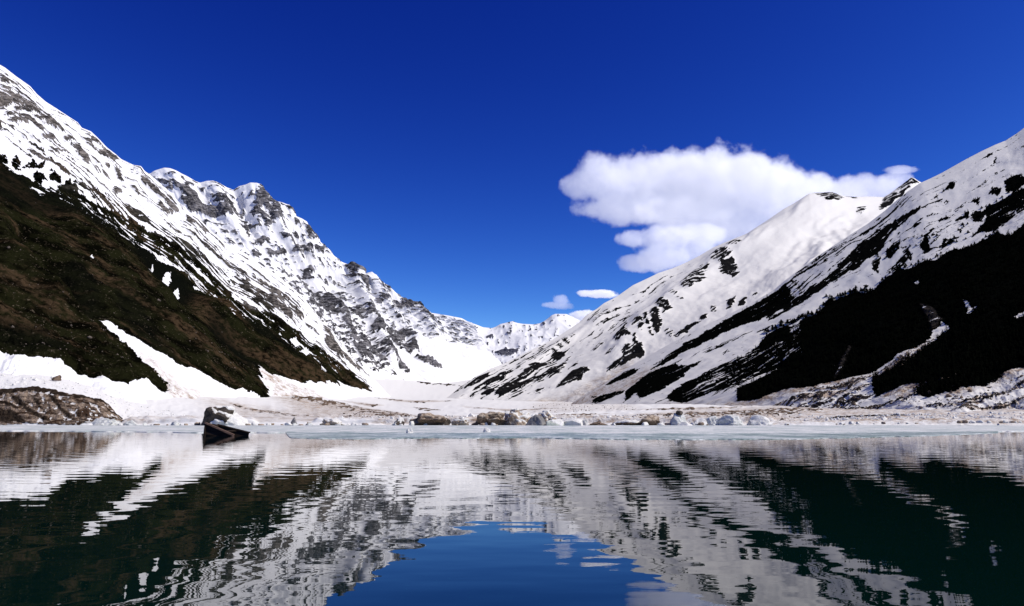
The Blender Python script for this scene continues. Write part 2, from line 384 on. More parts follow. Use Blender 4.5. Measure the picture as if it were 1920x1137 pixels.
L1.paint(0.84, [(60,348),(150,376),(240,416),(340,472),(440,562),(540,614),(650,698),(636,708),(520,640),(420,590),(330,510),(230,450),(140,405),(50,360)], 5)
L1.paint(0.50, [(110,352),(200,388),(300,440),(400,518),(450,562),(560,624),(610,662),(610,650),(520,588),(420,500),(310,425),(200,368),(130,345)], 3, rock=0.2)
L1.paint(-0.1, [(178,600),(200,602),(215,616),(230,630),(252,640),(288,662),(316,684),(300,705),(283,703),(260,685),(240,666),(218,648),(200,628)], 1.0)
for p in ([(312,509),(320,510),(325,522),(320,532),(310,537),(306,535),(310,517)], [(335,535),(341,545),(340,565),(336,562),(327,552),(330,545)], [(275,511),(282,510),(287,521),(280,521)], [(286,499),(289,504),(285,508),(284,503)],
          [(286,473),(300,481),(320,494),(345,510),(342,512),(317,499),(295,487)], [(347,513),(362,521),(360,523)], [(360,539),(390,558),(388,560),(362,544)], [(160,491),(169,486),(168,494)],
          [(540,640),(550,635),(560,652),(550,655)], [(560,665),(572,657),(585,670),(572,672)], [(531,642),(541,652),(536,653)], [(520,625),(525,632),(521,633)], [(560,612),(580,630),(592,645),(580,640)]):
    L1.paint(0.02, p, 0.8)
# snow chute with dirty run-out
L1.paint(None, [(215,640),(270,675),(330,715),(420,760),(520,790),(420,790),(330,745),(280,705)], 8, dirt=0.6)
L1.paint(None, [(265,700),(330,735),(400,775),(340,760),(285,720)], 5, dirt=1.1)
L1.paint(None, [(477,690),(520,712),(600,742),(640,760),(560,765),(510,745)], 4, dirt=0.9)
for a, p, f in ((6, [(-60,400),(0,440),(50,470),(130,560),(195,640),(270,735),(240,740),(170,650),(80,560),(0,480)], 14), (9, [(230,520),(330,600),(430,690),(510,755),(478,750),(380,680),(280,600),(200,540)], 13), (15, [(370,555),(450,620),(560,690),(650,745),(615,738),(520,690),(430,630),(360,575)], 12),
                (-8, [(290,480),(370,560),(460,650),(480,690),(440,660),(350,580),(280,510)], 10), (10, [(120,400),(220,480),(330,570),(310,570),(200,490),(110,420)], 12), (-11, [(30,420),(130,500),(190,600),(170,600),(100,520),(20,450)], 12), (10, [(420,560),(520,640),(600,700),(590,700),(500,645),(410,575)], 9)):
    L1.lift(a, p, f)
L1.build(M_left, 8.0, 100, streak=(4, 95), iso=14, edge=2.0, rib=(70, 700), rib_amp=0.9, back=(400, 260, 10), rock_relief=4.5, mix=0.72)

# ================================================================== HIGH PEAKS BEHIND IT
L2 = Terrain('high_peaks', [
    (2300, 2100, [(180,310),(240,322),(282,327),(290,322),(300,318),(308,316),(318,317),(330,321),(350,331),(366,341),(375,344),(388,341),(402,341),(412,345),(425,352),(438,357),(445,352),(448,350),(460,348),(470,344),(482,344),(490,347),(497,360),(503,372),(508,378),(516,377),(530,380),(543,385),(550,397),(555,406),(565,410),(575,416),(580,425),(590,440),(600,455),(610,463),(625,480),(640,492),(655,499),(664,504),(670,516),(676,517),(688,514),(697,511),(706,520),(722,534),(740,549),(757,561),(775,572),(785,578),(800,584),(806,591),(815,589),(835,592),(850,597),(865,601),(885,606)]),
    (2050, 2080, [(235,380),(330,390),(400,415),(480,425),(560,470),(620,520),(680,555),(760,590),(850,615),(897,625)]),
    (1750, 2060, [(330,470),(430,490),(520,520),(600,565),(680,600),(760,622),(850,645),(912,650)]),
    (1450, 2040, [(450,590),(560,600),(650,640),(730,665),(820,670),(927,672)]),
    (1150, 2000, [(560,700),(650,700),(730,712),(800,715),(880,714),(942,695)]),
    (1120, 1960, [(580,745),(680,740),(760,740),(860,738),(955,715)]),
], 420, 620, 'across')
L2.paint(0.13, [(180,310),(300,318),(480,345),(690,515),(885,606),(900,650),(700,640),(560,700),(330,470)], 8, rock=1)
L2.paint(0.30, [(400,470),(500,500),(600,560),(700,640),(740,700),(600,690),(470,560)], 14, rock=1)
for p, v in (([(335,362),(350,352),(370,365),(380,385),(395,385),(415,390),(437,402),(437,412),(415,412),(380,402),(360,397),(340,382)], .95), ([(390,367),(415,370),(437,377),(447,402),(430,397),(400,382)], .78),
             ([(482,350),(492,350),(505,375),(505,385),(520,390),(532,410),(530,425),(505,425),(475,415),(477,395),(487,390),(475,382),(482,375)], .82), ([(445,415),(465,410),(480,425),(457,425)], .7), ([(477,450),(497,442),(510,450),(490,460)], .9),
             ([(527,452),(552,452),(572,462),(610,475),(595,477),(570,470),(540,462)], .88), ([(575,427),(585,430),(597,452),(577,455)], .85), ([(472,475),(492,475),(490,481),(475,481)], .95), ([(500,472),(537,472),(537,482),(505,481)], .95), ([(540,477),(570,475),(565,487),(547,485)], .75),
             ([(555,525),(580,510),(587,517),(575,527)], .88), ([(652,507),(665,505),(672,522),(662,530),(650,520)], .9), ([(667,532),(682,530),(700,550),(680,547)], .8), ([(712,540),(730,540),(727,555),(717,552)], .65), ([(702,565),(732,562),(725,572),(705,575)], .8), ([(737,565),(757,565),(785,580),(770,580),(742,575)], .9),
             ([(785,585),(803,590),(808,600),(790,595)], .6), ([(590,565),(612,572),(625,587),(637,600),(650,615),(665,645),(680,662),(695,680),(717,697),(695,687),(670,675),(657,650),(650,630),(632,607),(600,585)], .9),
             ([(700,655),(715,657),(732,672),(750,685),(767,702),(755,700),(735,687),(720,680),(702,667)], .85), ([(670,625),(682,635),(700,660),(705,680),(687,665),(672,642)], .65), ([(650,585),(670,582),(695,595),(717,605),(717,640),(700,640),(690,627),(697,612),(675,605),(655,595)], .82),
             ([(722,625),(750,630),(770,642),(785,662),(767,665),(742,655),(725,642)], .72), ([(775,670),(800,675),(830,696),(810,692),(785,680)], .98), ([(285,327),(305,317),(300,330)], .45), ([(300,340),(330,345),(335,365),(310,360)], .6), ([(534,386),(550,397),(554,408),(545,403)], .8),
             ([(580,555),(600,560),(590,570)], .7), ([(530,400),(560,420),(580,440),(560,430)], .3)):
    L2.paint(v, p, 1.2, rock=1)
for a, p, f in ((26, [(500,380),(515,385),(560,470),(610,550),(650,610),(635,612),(590,550),(540,470),(505,420)], 9), (30, [(655,503),(668,510),(690,580),(720,640),(745,690),(725,690),(690,620),(665,560)], 8), (-30, [(600,500),(640,520),(650,560),(630,580),(600,550)], 12), (22, [(690,515),(700,515),(760,600),(790,650),(770,650),(720,580)], 8),
                (24, [(395,345),(405,345),(440,410),(480,470),(465,470),(420,410)], 8), (-22, [(440,358),(460,400),(490,450),(470,450),(440,400)], 8), (20, [(310,318),(325,322),(370,390),(350,390)], 8), (-24, [(540,420),(560,440),(600,520),(580,520),(545,460)], 9), (18, [(780,578),(790,580),(830,640),(815,645)], 7), (-20, [(735,560),(760,580),(790,630),(770,630)], 9)):
    L2.lift(a, p, f)
L2.build(M_peak, 19, 200, streak=(26, 6), iso=12, edge=2.6, rib=(70, 200), rib_amp=0.8, back=(900, 700, 10), rock_relief=11, mix=0.5, crest=0.25, fine=1.6)

L3 = Terrain('valley_spur', [
    (2900, 2700, [(760,566),(800,584),(815,589),(835,592),(850,597),(862,603),(870,610),(880,621),(900,641),(920,660),(940,682),(955,697)]),
    (2600, 2450, [(760,590),(800,602),(830,622),(870,660),(915,697),(930,708)]),
    (2300, 2200, [(750,640),(790,650),(830,680),(870,705),(905,722)]),
    (2000, 2000, [(740,690),(800,715),(850,725),(880,732)]),
], 150, 220, 'along')
L3.paint(0.10, [(780,580),(850,598),(955,697),(880,730),(760,680)], 5, rock=1)
for p, v in (([(847,607),(872,625),(890,635),(915,655),(945,682),(922,692),(902,677),(885,652),(862,625)], .62), ([(875,665),(895,672),(912,695),(890,692)], .6), ([(865,692),(890,700),(895,706),(870,700)], .5), ([(838,598),(850,606),(846,612)], .6), ([(850,668),(862,672),(858,680)], .6)):
    L3.paint(v, p, 2, rock=1)
L3.build(M_far, 9, 300, streak=(3.5, 40), iso=8, edge=2, rib=(40, 160), rib_amp=0.8, back=(700, 300, 6), rock_relief=6, mix=0.7)

L4 = Terrain('far_mountains', [
    (5200, 5200, [(800,586),(840,592),(865,597),(880,605),(895,610),(905,614),(922,616),(930,613),(938,608),(948,606),(956,604),(962,603),(968,606),(980,608),(1000,609),(1012,607),(1020,603),(1027,598),(1034,592),(1041,589),(1050,589),(1062,589),(1070,593),(1080,598),(1092,603),(1110,600),(1160,596)]),
    (4700, 4700, [(800,640),(840,640),(900,650),(950,642),(1000,632),(1060,620),(1165,620)]),
    (4200, 4200, [(800,690),(900,684),(950,676),(1000,672),(1170,650)]),
    (3700, 3700, [(800,720),(950,708),(1170,690)]),
], 150, 240, 'across')
L4.paint(0.06, [(800,586),(960,604),(1160,596),(1170,690),(800,720)], 3, rock=1)
for p, v in (([(902,637),(925,630),(932,637),(915,640)], .6), ([(932,658),(960,657),(977,657),(955,672),(935,668)], .9), ([(980,637),(1015,620),(1000,636)], .45), ([(1017,607),(1032,595),(1022,613)], .7), ([(940,632),(955,627),(950,634)], .6), ([(950,607),(965,604),(962,612)], .5), ([(975,655),(990,645),(985,655)], .5)):
    L4.paint(v, p, 2, rock=1)
L4.build(M_far, 24, 400, streak=(7, 22), iso=12, edge=2, rib=(60, 70), rib_amp=0.8, back=(1500, 900, 5), rock_relief=14, mix=0.4)

# ================================================================== RIGHT SNOW RIDGE
R1 = Terrain('right_snow_ridge', [
    (2050, 980, [(1820,400),(1770,365),(1745,350),(1722,340),(1715,335),(1709,333),(1700,340),(1685,351),(1670,362),(1657,370),(1625,369),(1600,370),(1580,368),(1560,361),(1540,362),(1527,362),(1517,364),(1497,377),(1470,392),(1440,413),(1400,439),(1372,450),(1337,465),(1312,480),(1282,495),(1260,504),(1235,512),(1215,522),(1187,535),(1157,556),(1132,569),(1118,580),(1102,589),(1086,605),(1065,619),(1045,632),(1020,645),(985,662),(947,681),(920,692),(892,707),(865,726),(845,742),(820,760)]),
    (1850, 920, [(1820,440),(1720,405),(1640,395),(1580,396),(1530,404),(1450,445),(1380,490),(1280,545),(1180,600),(1080,660),(980,718),(890,768)]),
    (1550, 850, [(1820,470),(1680,430),(1570,445),(1450,505),(1340,565),(1220,632),(1100,707),(990,772)]),
    (1200, 760, [(1780,490),(1620,485),(1500,535),(1380,602),(1260,672),(1150,738),(1070,785)]),
    (1000, 660, [(1740,565),(1580,590),(1420,672),(1290,745),(1190,800)]),
], 420, 660, 'along')
R1.paint(0.002, [(845,742),(1132,569),(1527,362),(1720,340),(1700,420),(1400,620),(1100,780)], 4, rock=0)
R1.paint(0.33, [(880,735),(950,690),(1020,655),(1085,628),(1060,660),(1030,690),(1000,720),(950,750)], 9)
R1.paint(0.10, [(1085,628),(1160,570),(1300,500),(1200,590),(1100,680)], 12)
for p, v in (([(845,742),(865,725),(892,707),(922,699),(915,715),(885,730),(855,737)], .82), ([(885,735),(910,720),(930,707),(955,696),(950,710),(922,722),(890,735)], .9), ([(930,747),(935,732),(952,720),(970,710),(990,690),(1020,680),(1030,680),(1010,690),(990,707),(975,720),(995,710),(1010,705),(995,722),(975,732),(947,745)], .96),
             ([(1000,720),(1015,705),(1030,692),(1055,680),(1067,670),(1060,685),(1050,702),(1032,712),(1025,710),(1012,720)], .88), ([(1030,675),(1040,662),(1062,661),(1057,670),(1040,677)], .96), ([(1045,730),(1055,717),(1072,700),(1090,694),(1105,694),(1105,700),(1090,712),(1080,719),(1060,725)], 1), ([(1065,697),(1085,680),(1080,690)], .92),
             ([(901,745),(912,737),(932,732),(915,745)], .98), ([(880,747),(897,737),(890,747)], .96), ([(960,751),(980,737),(987,735),(970,747)], .9), ([(987,749),(1010,732),(1020,730),(1000,742)], .9), ([(1005,745),(1025,732),(1037,725),(1015,740)], .85), ([(950,682),(980,668),(1002,657),(995,663),(965,678)], .92), ([(1000,662),(1025,646),(1015,658)], .75),
             ([(1098,607),(1125,578),(1123,590),(1112,600)], .95), ([(1151,650),(1165,632),(1177,612),(1175,632),(1187,642),(1167,650)], .93), ([(1192,637),(1200,645),(1210,660),(1207,670),(1182,682),(1162,690),(1137,700),(1150,685),(1170,675),(1175,660),(1190,655)], .93), ([(1132,677),(1145,665),(1162,660),(1160,667)], .7), ([(1112,662),(1130,647),(1133,652),(1120,662)], .6),
             ([(1190,620),(1200,610),(1212,615),(1207,632),(1197,630)], .55), ([(1227,595),(1237,595),(1242,615),(1235,630),(1227,625)], .97), ([(1227,585),(1242,576),(1260,582),(1262,592),(1250,600),(1240,592)], .88), ([(1214,605),(1218,603),(1225,635),(1220,633)], .92), ([(1247,620),(1265,625),(1262,637),(1250,630)], .65), ([(1260,562),(1270,562),(1287,572),(1280,576),(1262,575)], .75),
             ([(1277,547),(1290,535),(1307,517),(1320,522),(1327,532),(1305,550),(1290,560)], .66), ([(1315,507),(1332,510),(1325,527),(1312,525)], .62), ([(1332,487),(1352,477),(1375,487),(1385,505),(1380,520),(1355,517),(1355,500),(1337,502)], .72), ([(1360,462),(1377,462),(1397,467),(1387,475),(1370,477)], .62), ([(1262,637),(1287,617),(1315,607),(1307,615),(1280,632)], .93),
             ([(1312,600),(1327,595),(1327,605),(1315,607)], .95), ([(1365,565),(1380,555),(1377,570),(1365,585)], .97), ([(1387,567),(1397,557),(1399,570),(1385,576)], .97), ([(1335,577),(1344,580),(1342,590),(1335,587)], .8), ([(1411,557),(1421,547),(1416,557)], .9), ([(1525,362),(1565,362),(1582,372),(1565,380),(1552,377),(1540,370)], .8),
             ([(1612,382),(1625,385),(1620,395),(1610,392)], .65), ([(1580,369),(1610,369),(1605,374)], .6), ([(1657,372),(1680,355),(1707,334),(1722,342),(1700,360),(1680,375),(1650,392)], .85), ([(1472,392),(1495,378),(1493,382)], .7)):
    R1.paint(v, p, 1.0, rock=0.6)
R1.paint(None, [(1180,680),(1250,690),(1120,755),(1000,785),(950,770),(1060,742)], 9, dirt=0.75)
for a, p, f in ((24, [(1450,440),(1390,482),(1300,548),(1220,618),(1150,680),(1128,690),(1200,610),(1280,535),(1360,470),(1430,425)], 26), (-30, [(1540,400),(1640,392),(1640,430),(1540,480),(1470,480)], 30), (7, [(1500,440),(1507,442),(1475,482),(1463,492)], 5), (7, [(1545,438),(1550,441),(1522,490),(1508,497)], 5),
                (10, [(1500,372),(1515,366),(1500,400),(1490,405)], 6), (-8, [(1500,470),(1400,540),(1390,530),(1490,455)], 12), (9, [(1260,520),(1180,560),(1110,620),(1120,600),(1190,550)], 10), (8, [(1110,610),(1040,660),(960,715),(980,690),(1050,640)], 10)):
    R1.lift(a, p, f)
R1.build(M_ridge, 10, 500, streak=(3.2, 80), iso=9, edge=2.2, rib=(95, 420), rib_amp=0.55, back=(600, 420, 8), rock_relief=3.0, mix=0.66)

# ================================================================== RIGHT FOREST SLOPE
R2 = Terrain('right_mountain', [
    (700, 700, [(2250,60),(2100,140),(1960,216),(1920,240),(1907,250),(1885,264),(1865,272),(1840,284),(1815,297),(1790,311),(1765,325),(1745,335),(1725,344),(1702,360),(1677,380),(1660,395),(1627,420),(1602,436),(1565,460),(1535,480),(1505,503),(1475,524),(1450,545),(1412,567),(1362,592),(1312,615),(1262,642),(1212,670),(1175,692),(1135,717),(1090,745),(1040,780)]),
    (600, 600, [(2250,220),(2100,290),(1920,380),(1800,440),(1700,500),(1600,560),(1500,610),(1400,660),(1300,712),(1200,765),(1140,800)]),
    (500, 500, [(2250,330),(2100,390),(1920,470),(1800,520),(1700,570),(1600,622),(1500,675),(1400,732),(1310,790)]),
    (420, 420, [(2250,430),(2100,490),(1920,565),(1800,620),(1700,670),(1600,720),(1500,768),(1450,800)]),
    (350, 350, [(2250,560),(2100,610),(1920,670),(1800,715),(1700,755),(1600,800)]),
    (295, 295, [(2250,700),(2100,730),(1920,764),(1800,792),(1720,812)]),
    (262, 262, [(2250,775),(2100,795),(1920,812),(1800,825),(1720,835)]),
], 540, 720, 'along')
Z = 0.0
R2.paint(0.012, [(2250,60),(1920,240),(1725,344),(1262,642),(1100,760),(1300,760),(1500,600),(1900,420),(2250,300)], 4, rock=0)
R2.paint(0.48, [(1490,512),(1570,462),(1660,398),(1700,365),(1712,372),(1690,392),(1640,432),(1570,478),(1510,518)], 4)
R2.paint(0.10, [(1640,440),(1730,380),(1800,340),(1860,400),(1760,480),(1640,520)], 10)
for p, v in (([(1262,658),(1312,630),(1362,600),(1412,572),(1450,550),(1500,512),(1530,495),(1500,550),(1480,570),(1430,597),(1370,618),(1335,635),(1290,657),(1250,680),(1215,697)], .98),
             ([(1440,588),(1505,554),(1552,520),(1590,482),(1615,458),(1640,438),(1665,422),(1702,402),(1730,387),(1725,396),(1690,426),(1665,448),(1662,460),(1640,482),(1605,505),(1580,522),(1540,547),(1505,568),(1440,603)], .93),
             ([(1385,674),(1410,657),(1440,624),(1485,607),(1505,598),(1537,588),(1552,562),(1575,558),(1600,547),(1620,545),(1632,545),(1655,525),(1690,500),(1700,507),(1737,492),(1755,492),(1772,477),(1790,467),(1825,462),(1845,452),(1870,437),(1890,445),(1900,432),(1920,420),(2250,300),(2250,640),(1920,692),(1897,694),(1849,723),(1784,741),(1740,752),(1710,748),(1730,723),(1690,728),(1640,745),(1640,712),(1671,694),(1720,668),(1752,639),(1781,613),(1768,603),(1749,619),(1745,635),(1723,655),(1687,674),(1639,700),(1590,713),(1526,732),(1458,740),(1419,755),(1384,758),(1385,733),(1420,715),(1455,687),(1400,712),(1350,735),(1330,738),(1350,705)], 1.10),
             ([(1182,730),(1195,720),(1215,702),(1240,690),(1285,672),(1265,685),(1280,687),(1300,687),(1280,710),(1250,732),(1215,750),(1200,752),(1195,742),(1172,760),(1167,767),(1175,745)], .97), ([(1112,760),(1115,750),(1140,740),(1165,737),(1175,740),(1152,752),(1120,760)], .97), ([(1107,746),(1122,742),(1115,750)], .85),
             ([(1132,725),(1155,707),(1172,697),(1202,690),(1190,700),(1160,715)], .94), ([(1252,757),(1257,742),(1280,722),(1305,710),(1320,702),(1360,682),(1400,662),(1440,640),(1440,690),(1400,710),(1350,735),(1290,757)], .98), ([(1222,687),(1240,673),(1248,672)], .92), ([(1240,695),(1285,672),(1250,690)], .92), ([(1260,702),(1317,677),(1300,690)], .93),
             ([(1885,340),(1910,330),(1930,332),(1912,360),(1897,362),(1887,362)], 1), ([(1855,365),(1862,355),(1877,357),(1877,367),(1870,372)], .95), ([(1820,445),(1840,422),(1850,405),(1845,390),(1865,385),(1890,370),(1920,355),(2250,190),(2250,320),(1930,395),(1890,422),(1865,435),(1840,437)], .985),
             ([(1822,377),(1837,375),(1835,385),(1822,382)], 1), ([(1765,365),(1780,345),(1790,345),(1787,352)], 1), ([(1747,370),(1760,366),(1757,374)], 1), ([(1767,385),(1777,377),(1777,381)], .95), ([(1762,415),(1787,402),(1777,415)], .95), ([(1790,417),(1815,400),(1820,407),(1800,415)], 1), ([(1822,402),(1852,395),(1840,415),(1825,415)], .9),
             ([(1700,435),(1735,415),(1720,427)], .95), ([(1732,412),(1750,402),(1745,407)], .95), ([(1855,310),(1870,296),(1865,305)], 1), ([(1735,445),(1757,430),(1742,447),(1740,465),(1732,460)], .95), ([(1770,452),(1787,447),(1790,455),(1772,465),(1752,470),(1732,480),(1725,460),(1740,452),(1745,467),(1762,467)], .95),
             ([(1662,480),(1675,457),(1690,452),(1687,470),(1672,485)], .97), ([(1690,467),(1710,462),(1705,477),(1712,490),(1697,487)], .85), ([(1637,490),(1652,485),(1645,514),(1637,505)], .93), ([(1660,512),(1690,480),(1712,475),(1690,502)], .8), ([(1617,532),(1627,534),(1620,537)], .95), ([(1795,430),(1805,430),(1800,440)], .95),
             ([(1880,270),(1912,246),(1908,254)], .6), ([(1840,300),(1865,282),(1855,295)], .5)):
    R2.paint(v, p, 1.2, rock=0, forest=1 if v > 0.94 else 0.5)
for p, v in (([(1421,670),(1432,657),(1455,637),(1472,637),(1467,660),(1450,670),(1430,676)], .3), ([(1475,537),(1502,515),(1527,502),(1587,482),(1552,510),(1527,530),(1510,550),(1490,557)], .36), ([(1485,525),(1527,501),(1587,481),(1540,505),(1500,528)], .05),
             ([(1810,565),(1822,577),(1836,577),(1815,591)], .05), ([(1903,597),(1925,584),(1925,596)], .05), ([(1350,662),(1370,652),(1362,664)], .2), ([(1450,587),(1470,575),(1462,588)], .4), ([(1350,700),(1365,695),(1355,706)], .2),
             ([(1885,425),(1905,412),(1907,393),(1910,412),(1928,420),(1905,437),(1897,447),(1888,438)], 0.02), ([(1480,600),(1500,595),(1500,620),(1490,630)], .35), ([(1715,535),(1725,530),(1722,538)], .1)):
    R2.paint(v, p, 1.0)
R2.paint(0.86, [(1260,752),(1330,700),(1400,664),(1500,620),(1510,660),(1440,690),(1380,735)], 8)
R2.paint(0.80, [(1290,672),(1400,628),(1480,600),(1440,612),(1360,640)], 3)
for p in ([(1430,772),(1500,752),(1600,737),(1640,724),(1600,746),(1500,766)], [(1560,776),(1700,752),(1735,736),(1700,760),(1600,780)], [(1700,774),(1800,756),(1930,716),(1930,724),(1820,764)], [(1780,782),(1930,746),(1930,754),(1800,786)], [(1500,745),(1560,735),(1640,712),(1600,735)], [(1650,700),(1720,662),(1700,682),(1660,705)]):
    R2.paint(0.55, p, 1.5, rock=1, forest=0, dirt=1.2)
# avalanche chute snow and dirty run-out at the foot
R2.paint(None, [(1781,613),(1745,640),(1687,680),(1600,715),(1500,745),(1380,775),(1300,795),(2250,800),(2250,660),(1920,700),(1800,745),(1720,750),(1640,745),(1690,690)], 5, dirt=1.3)
R2.paint(None, [(1100,730),(1210,690),(1260,685),(1180,735),(1100,770),(1000,790)], 8, dirt=0.8)
R2.paint(None, [(1250,758),(1384,760),(1450,765),(1300,800),(1150,800)], 8, dirt=0.8)
R2.paint(0.55, [(1480,770),(1560,750),(1640,740),(1600,765),(1500,785)], 4, rock=1, forest=0)
R2.paint(0.9, [(1725,575),(1750,580),(1768,600),(1745,620),(1740,600)], 1.5, rock=0.75, forest=0.1)
R2.paint(0.9, [(1590,650),(1597,650),(1580,700),(1565,720)], 2, rock=1, forest=0.3)
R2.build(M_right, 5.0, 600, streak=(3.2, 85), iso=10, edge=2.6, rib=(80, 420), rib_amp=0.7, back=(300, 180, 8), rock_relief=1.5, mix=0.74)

# ================================================================== VALLEY FLOOR
class Floor(Terrain):
    def __init__(s, name, rows, x0, x1, nv, Ds):
        s.name = name; s.flow = 'across'
        xs = np.linspace(x0, x1, nv); Dk = np.array([r[0] for r in rows], float)
        Zk = np.array([at(xs, np.interp(xs, *np.array(r[1]).T), r[0])[:, 2] for r in rows])
        Zk = smooth1(Zk, 10, 1)
        Ds = np.asarray(Ds); nu = len(Ds)
        seg = np.clip(np.searchsorted(Dk, Ds, side='right') - 1, 0, len(Dk) - 2)
        t = ((Ds - Dk[seg]) / (Dk[seg + 1] - Dk[seg]))[:, None]
        Zz = Zk[seg] * (1 - t) + Zk[seg + 1] * t
        a = (xs - CX) / F / math.cos(PITCH)
        s.B = np.stack([a[None] * Ds[:, None], np.repeat(Ds[:, None], nv, 1), Zz], -1)
        s.nu, s.nv = nu, nv; s.sx, s.sy = sight(s.B)
        s.I, s.J = np.meshgrid(np.arange(nu), np.arange(nv), indexing='ij')
        s.P = np.zeros((nu, nv)); s.rock = np.zeros((nu, nv)); s.forest = np.zeros((nu, nv)); s.dirt = np.zeros((nu, nv)); s.L = np.zeros((nu, nv))
        s.dI = 1.2; s.dJ = (x1 - x0) / nv; s.cell = 1.3
FL = Floor('valley_floor', [
    (232, [(-300,806),(2250,806)]),
    (236, [(-300,798),(0,797),(700,798),(1200,797),(1700,792),(2250,792)]),
    (243, [(-300,737),(0,735),(60,731),(95,733),(120,741),(160,747),(185,752),(205,764),(218,780),(240,794),(300,794),(480,794),(900,794),(1300,792),(1700,787),(2250,784)]),
    (300, [(-300,695),(0,700),(100,712),(200,738),(260,765),(320,780),(400,785),(480,787),(600,786),(800,786),(1000,785),(1200,784),(1400,783),(1600,780),(1700,778),(1920,765),(2250,740)]),
    (370, [(-300,650),(0,676),(130,703),(250,738),(350,762),(450,776),(600,780),(800,781),(1000,779),(1200,776),(1400,773),(1550,770),(1700,762),(1920,735),(2250,690)]),
    (480, [(-300,650),(0,690),(300,735),(400,752),(480,766),(620,772),(800,775),(1000,771),(1200,766),(1350,763),(1500,757),(1700,735),(2250,700)]),
    (620, [(-300,690),(300,715),(500,745),(600,759),(720,767),(860,767),(1000,763),(1120,760),(1250,756),(1500,745),(2250,720)]),
    (800, [(-300,700),(400,705),(560,735),(650,750),(740,757),(850,757),(950,757),(1050,758),(1200,752),(2250,740)]),
    (1000, [(-300,700),(560,712),(680,739),(760,747),(840,747),(920,748),(1000,748),(2250,740)]),
    (1300, [(-300,700),(620,705),(720,720),(790,730),(850,731),(920,728),(1000,725),(2250,720)]),
    (1800, [(-300,690),(700,695),(800,714),(850,718),(900,712),(960,708),(2250,700)]),
    (2700, [(-300,680),(750,680),(830,700),(880,702),(940,696),(1000,695),(2250,690)]),
    (4200, [(-300,690),(2250,690)]),
], -300, 2250, 900, np.concatenate([np.linspace(232, 243, 70), np.linspace(244, 300, 50), np.linspace(302, 400, 60), np.geomspace(403, 1300, 110), np.geomspace(1320, 4200, 40)]))
FL.paint(0.80, [(-300,728),(0,733),(60,731),(95,733),(120,741),(160,747),(185,752),(205,764),(218,780),(235,795),(150,799),(-300,800)], 1.2, rock=1, dirt=1)
for p in ([(0,735),(95,733),(90,740),(0,742)], [(90,733),(130,745),(190,755),(205,766),(150,752),(95,742)], [(20,740),(40,750),(60,770),(90,788),(100,794),(80,790),(50,772),(30,755)], [(90,740),(108,750),(115,765),(128,775),(142,790),(130,788),(115,772),(100,755)], [(0,766),(30,775),(55,795),(0,795)], [(0,752),(20,757),(40,766),(30,768),(0,758)], [(150,755),(170,762),(165,764)], [(195,768),(215,778),(232,790),(222,788),(205,778)], [(60,745),(72,752),(88,775),(80,772)]):
    FL.paint(1.1, p, 0.8, rock=0.75, forest=0.9)
FL.paint(None, [(120,775),(230,788),(380,780),(380,796),(120,798)], 4, dirt=0.6)
FL.paint(None, [(380,740),(480,760),(620,775),(620,792),(480,794),(400,780)], 10, dirt=0.7)
FL.paint(None, [(500,735),(600,755),(680,765),(740,775),(800,792),(600,792),(560,770)], 8, dirt=1.0)
FL.paint(0.75, [(505,722),(560,738),(620,750),(680,765),(670,769),(610,760),(550,748)], 2.5, rock=1)
FL.paint(0.6, [(700,768),(740,775),(760,785),(730,786)], 3, rock=1)
FL.paint(0.75, [(768,763),(800,766),(835,772),(800,771)], 1.5, rock=1)
FL.paint(1.0, [(770,713),(800,718),(835,721),(870,724),(835,723),(795,720)], 0.8, rock=1, forest=0.9)
FL.paint(None, [(700,770),(1000,790),(1300,770),(1500,760),(2250,720),(2250,800),(700,797)], 8, dirt=0.95)
FL.paint(None, [(1000,757),(1150,745),(1200,770),(1000,775)], 6, dirt=0.45)
for p in ([(520,742),(640,758),(760,776),(800,788),(740,780),(620,764)], [(420,752),(520,772),(620,786),(520,778)], [(860,762),(960,768),(1060,766),(960,772)], [(880,776),(1020,780),(1160,776),(1020,784)], [(1180,770),(1300,766),(1420,762),(1300,771)], [(640,752),(720,760),(700,764)], [(700,745),(780,752),(860,752),(780,756)]):
    FL.paint(0.35, p, 2.5, rock=1, dirt=1.2)
FL.paint(0.5, [(1200,782),(1300,775),(1480,768),(1560,770),(1400,785),(1250,790)], 5, rock=1, dirt=0.8)
FL.paint(0.9, [(1520,786),(1575,780),(1640,779),(1730,780),(1730,782),(1600,783)], 1.0, rock=0, forest=1)  # black shadow gap along the shore, painted in through the forest channel
FL.paint(None, [(-300,700),(480,760),(480,700),(-300,600)], 4, dirt=0.12)
for p in ([(590,796),(900,795),(1450,791),(1450,785),(900,788),(590,789)], [(230,796),(480,796),(480,789),(240,788)]):
    FL.lift(1.3, p, 2)
FL.build(M_floor, 0.85, 700, streak=(30, 12), iso=9, edge=1.6, rib=(30, 40), rib_amp=0.8, rock_relief=0.9, keep_top=False, mix=0.4, fine=4.0)

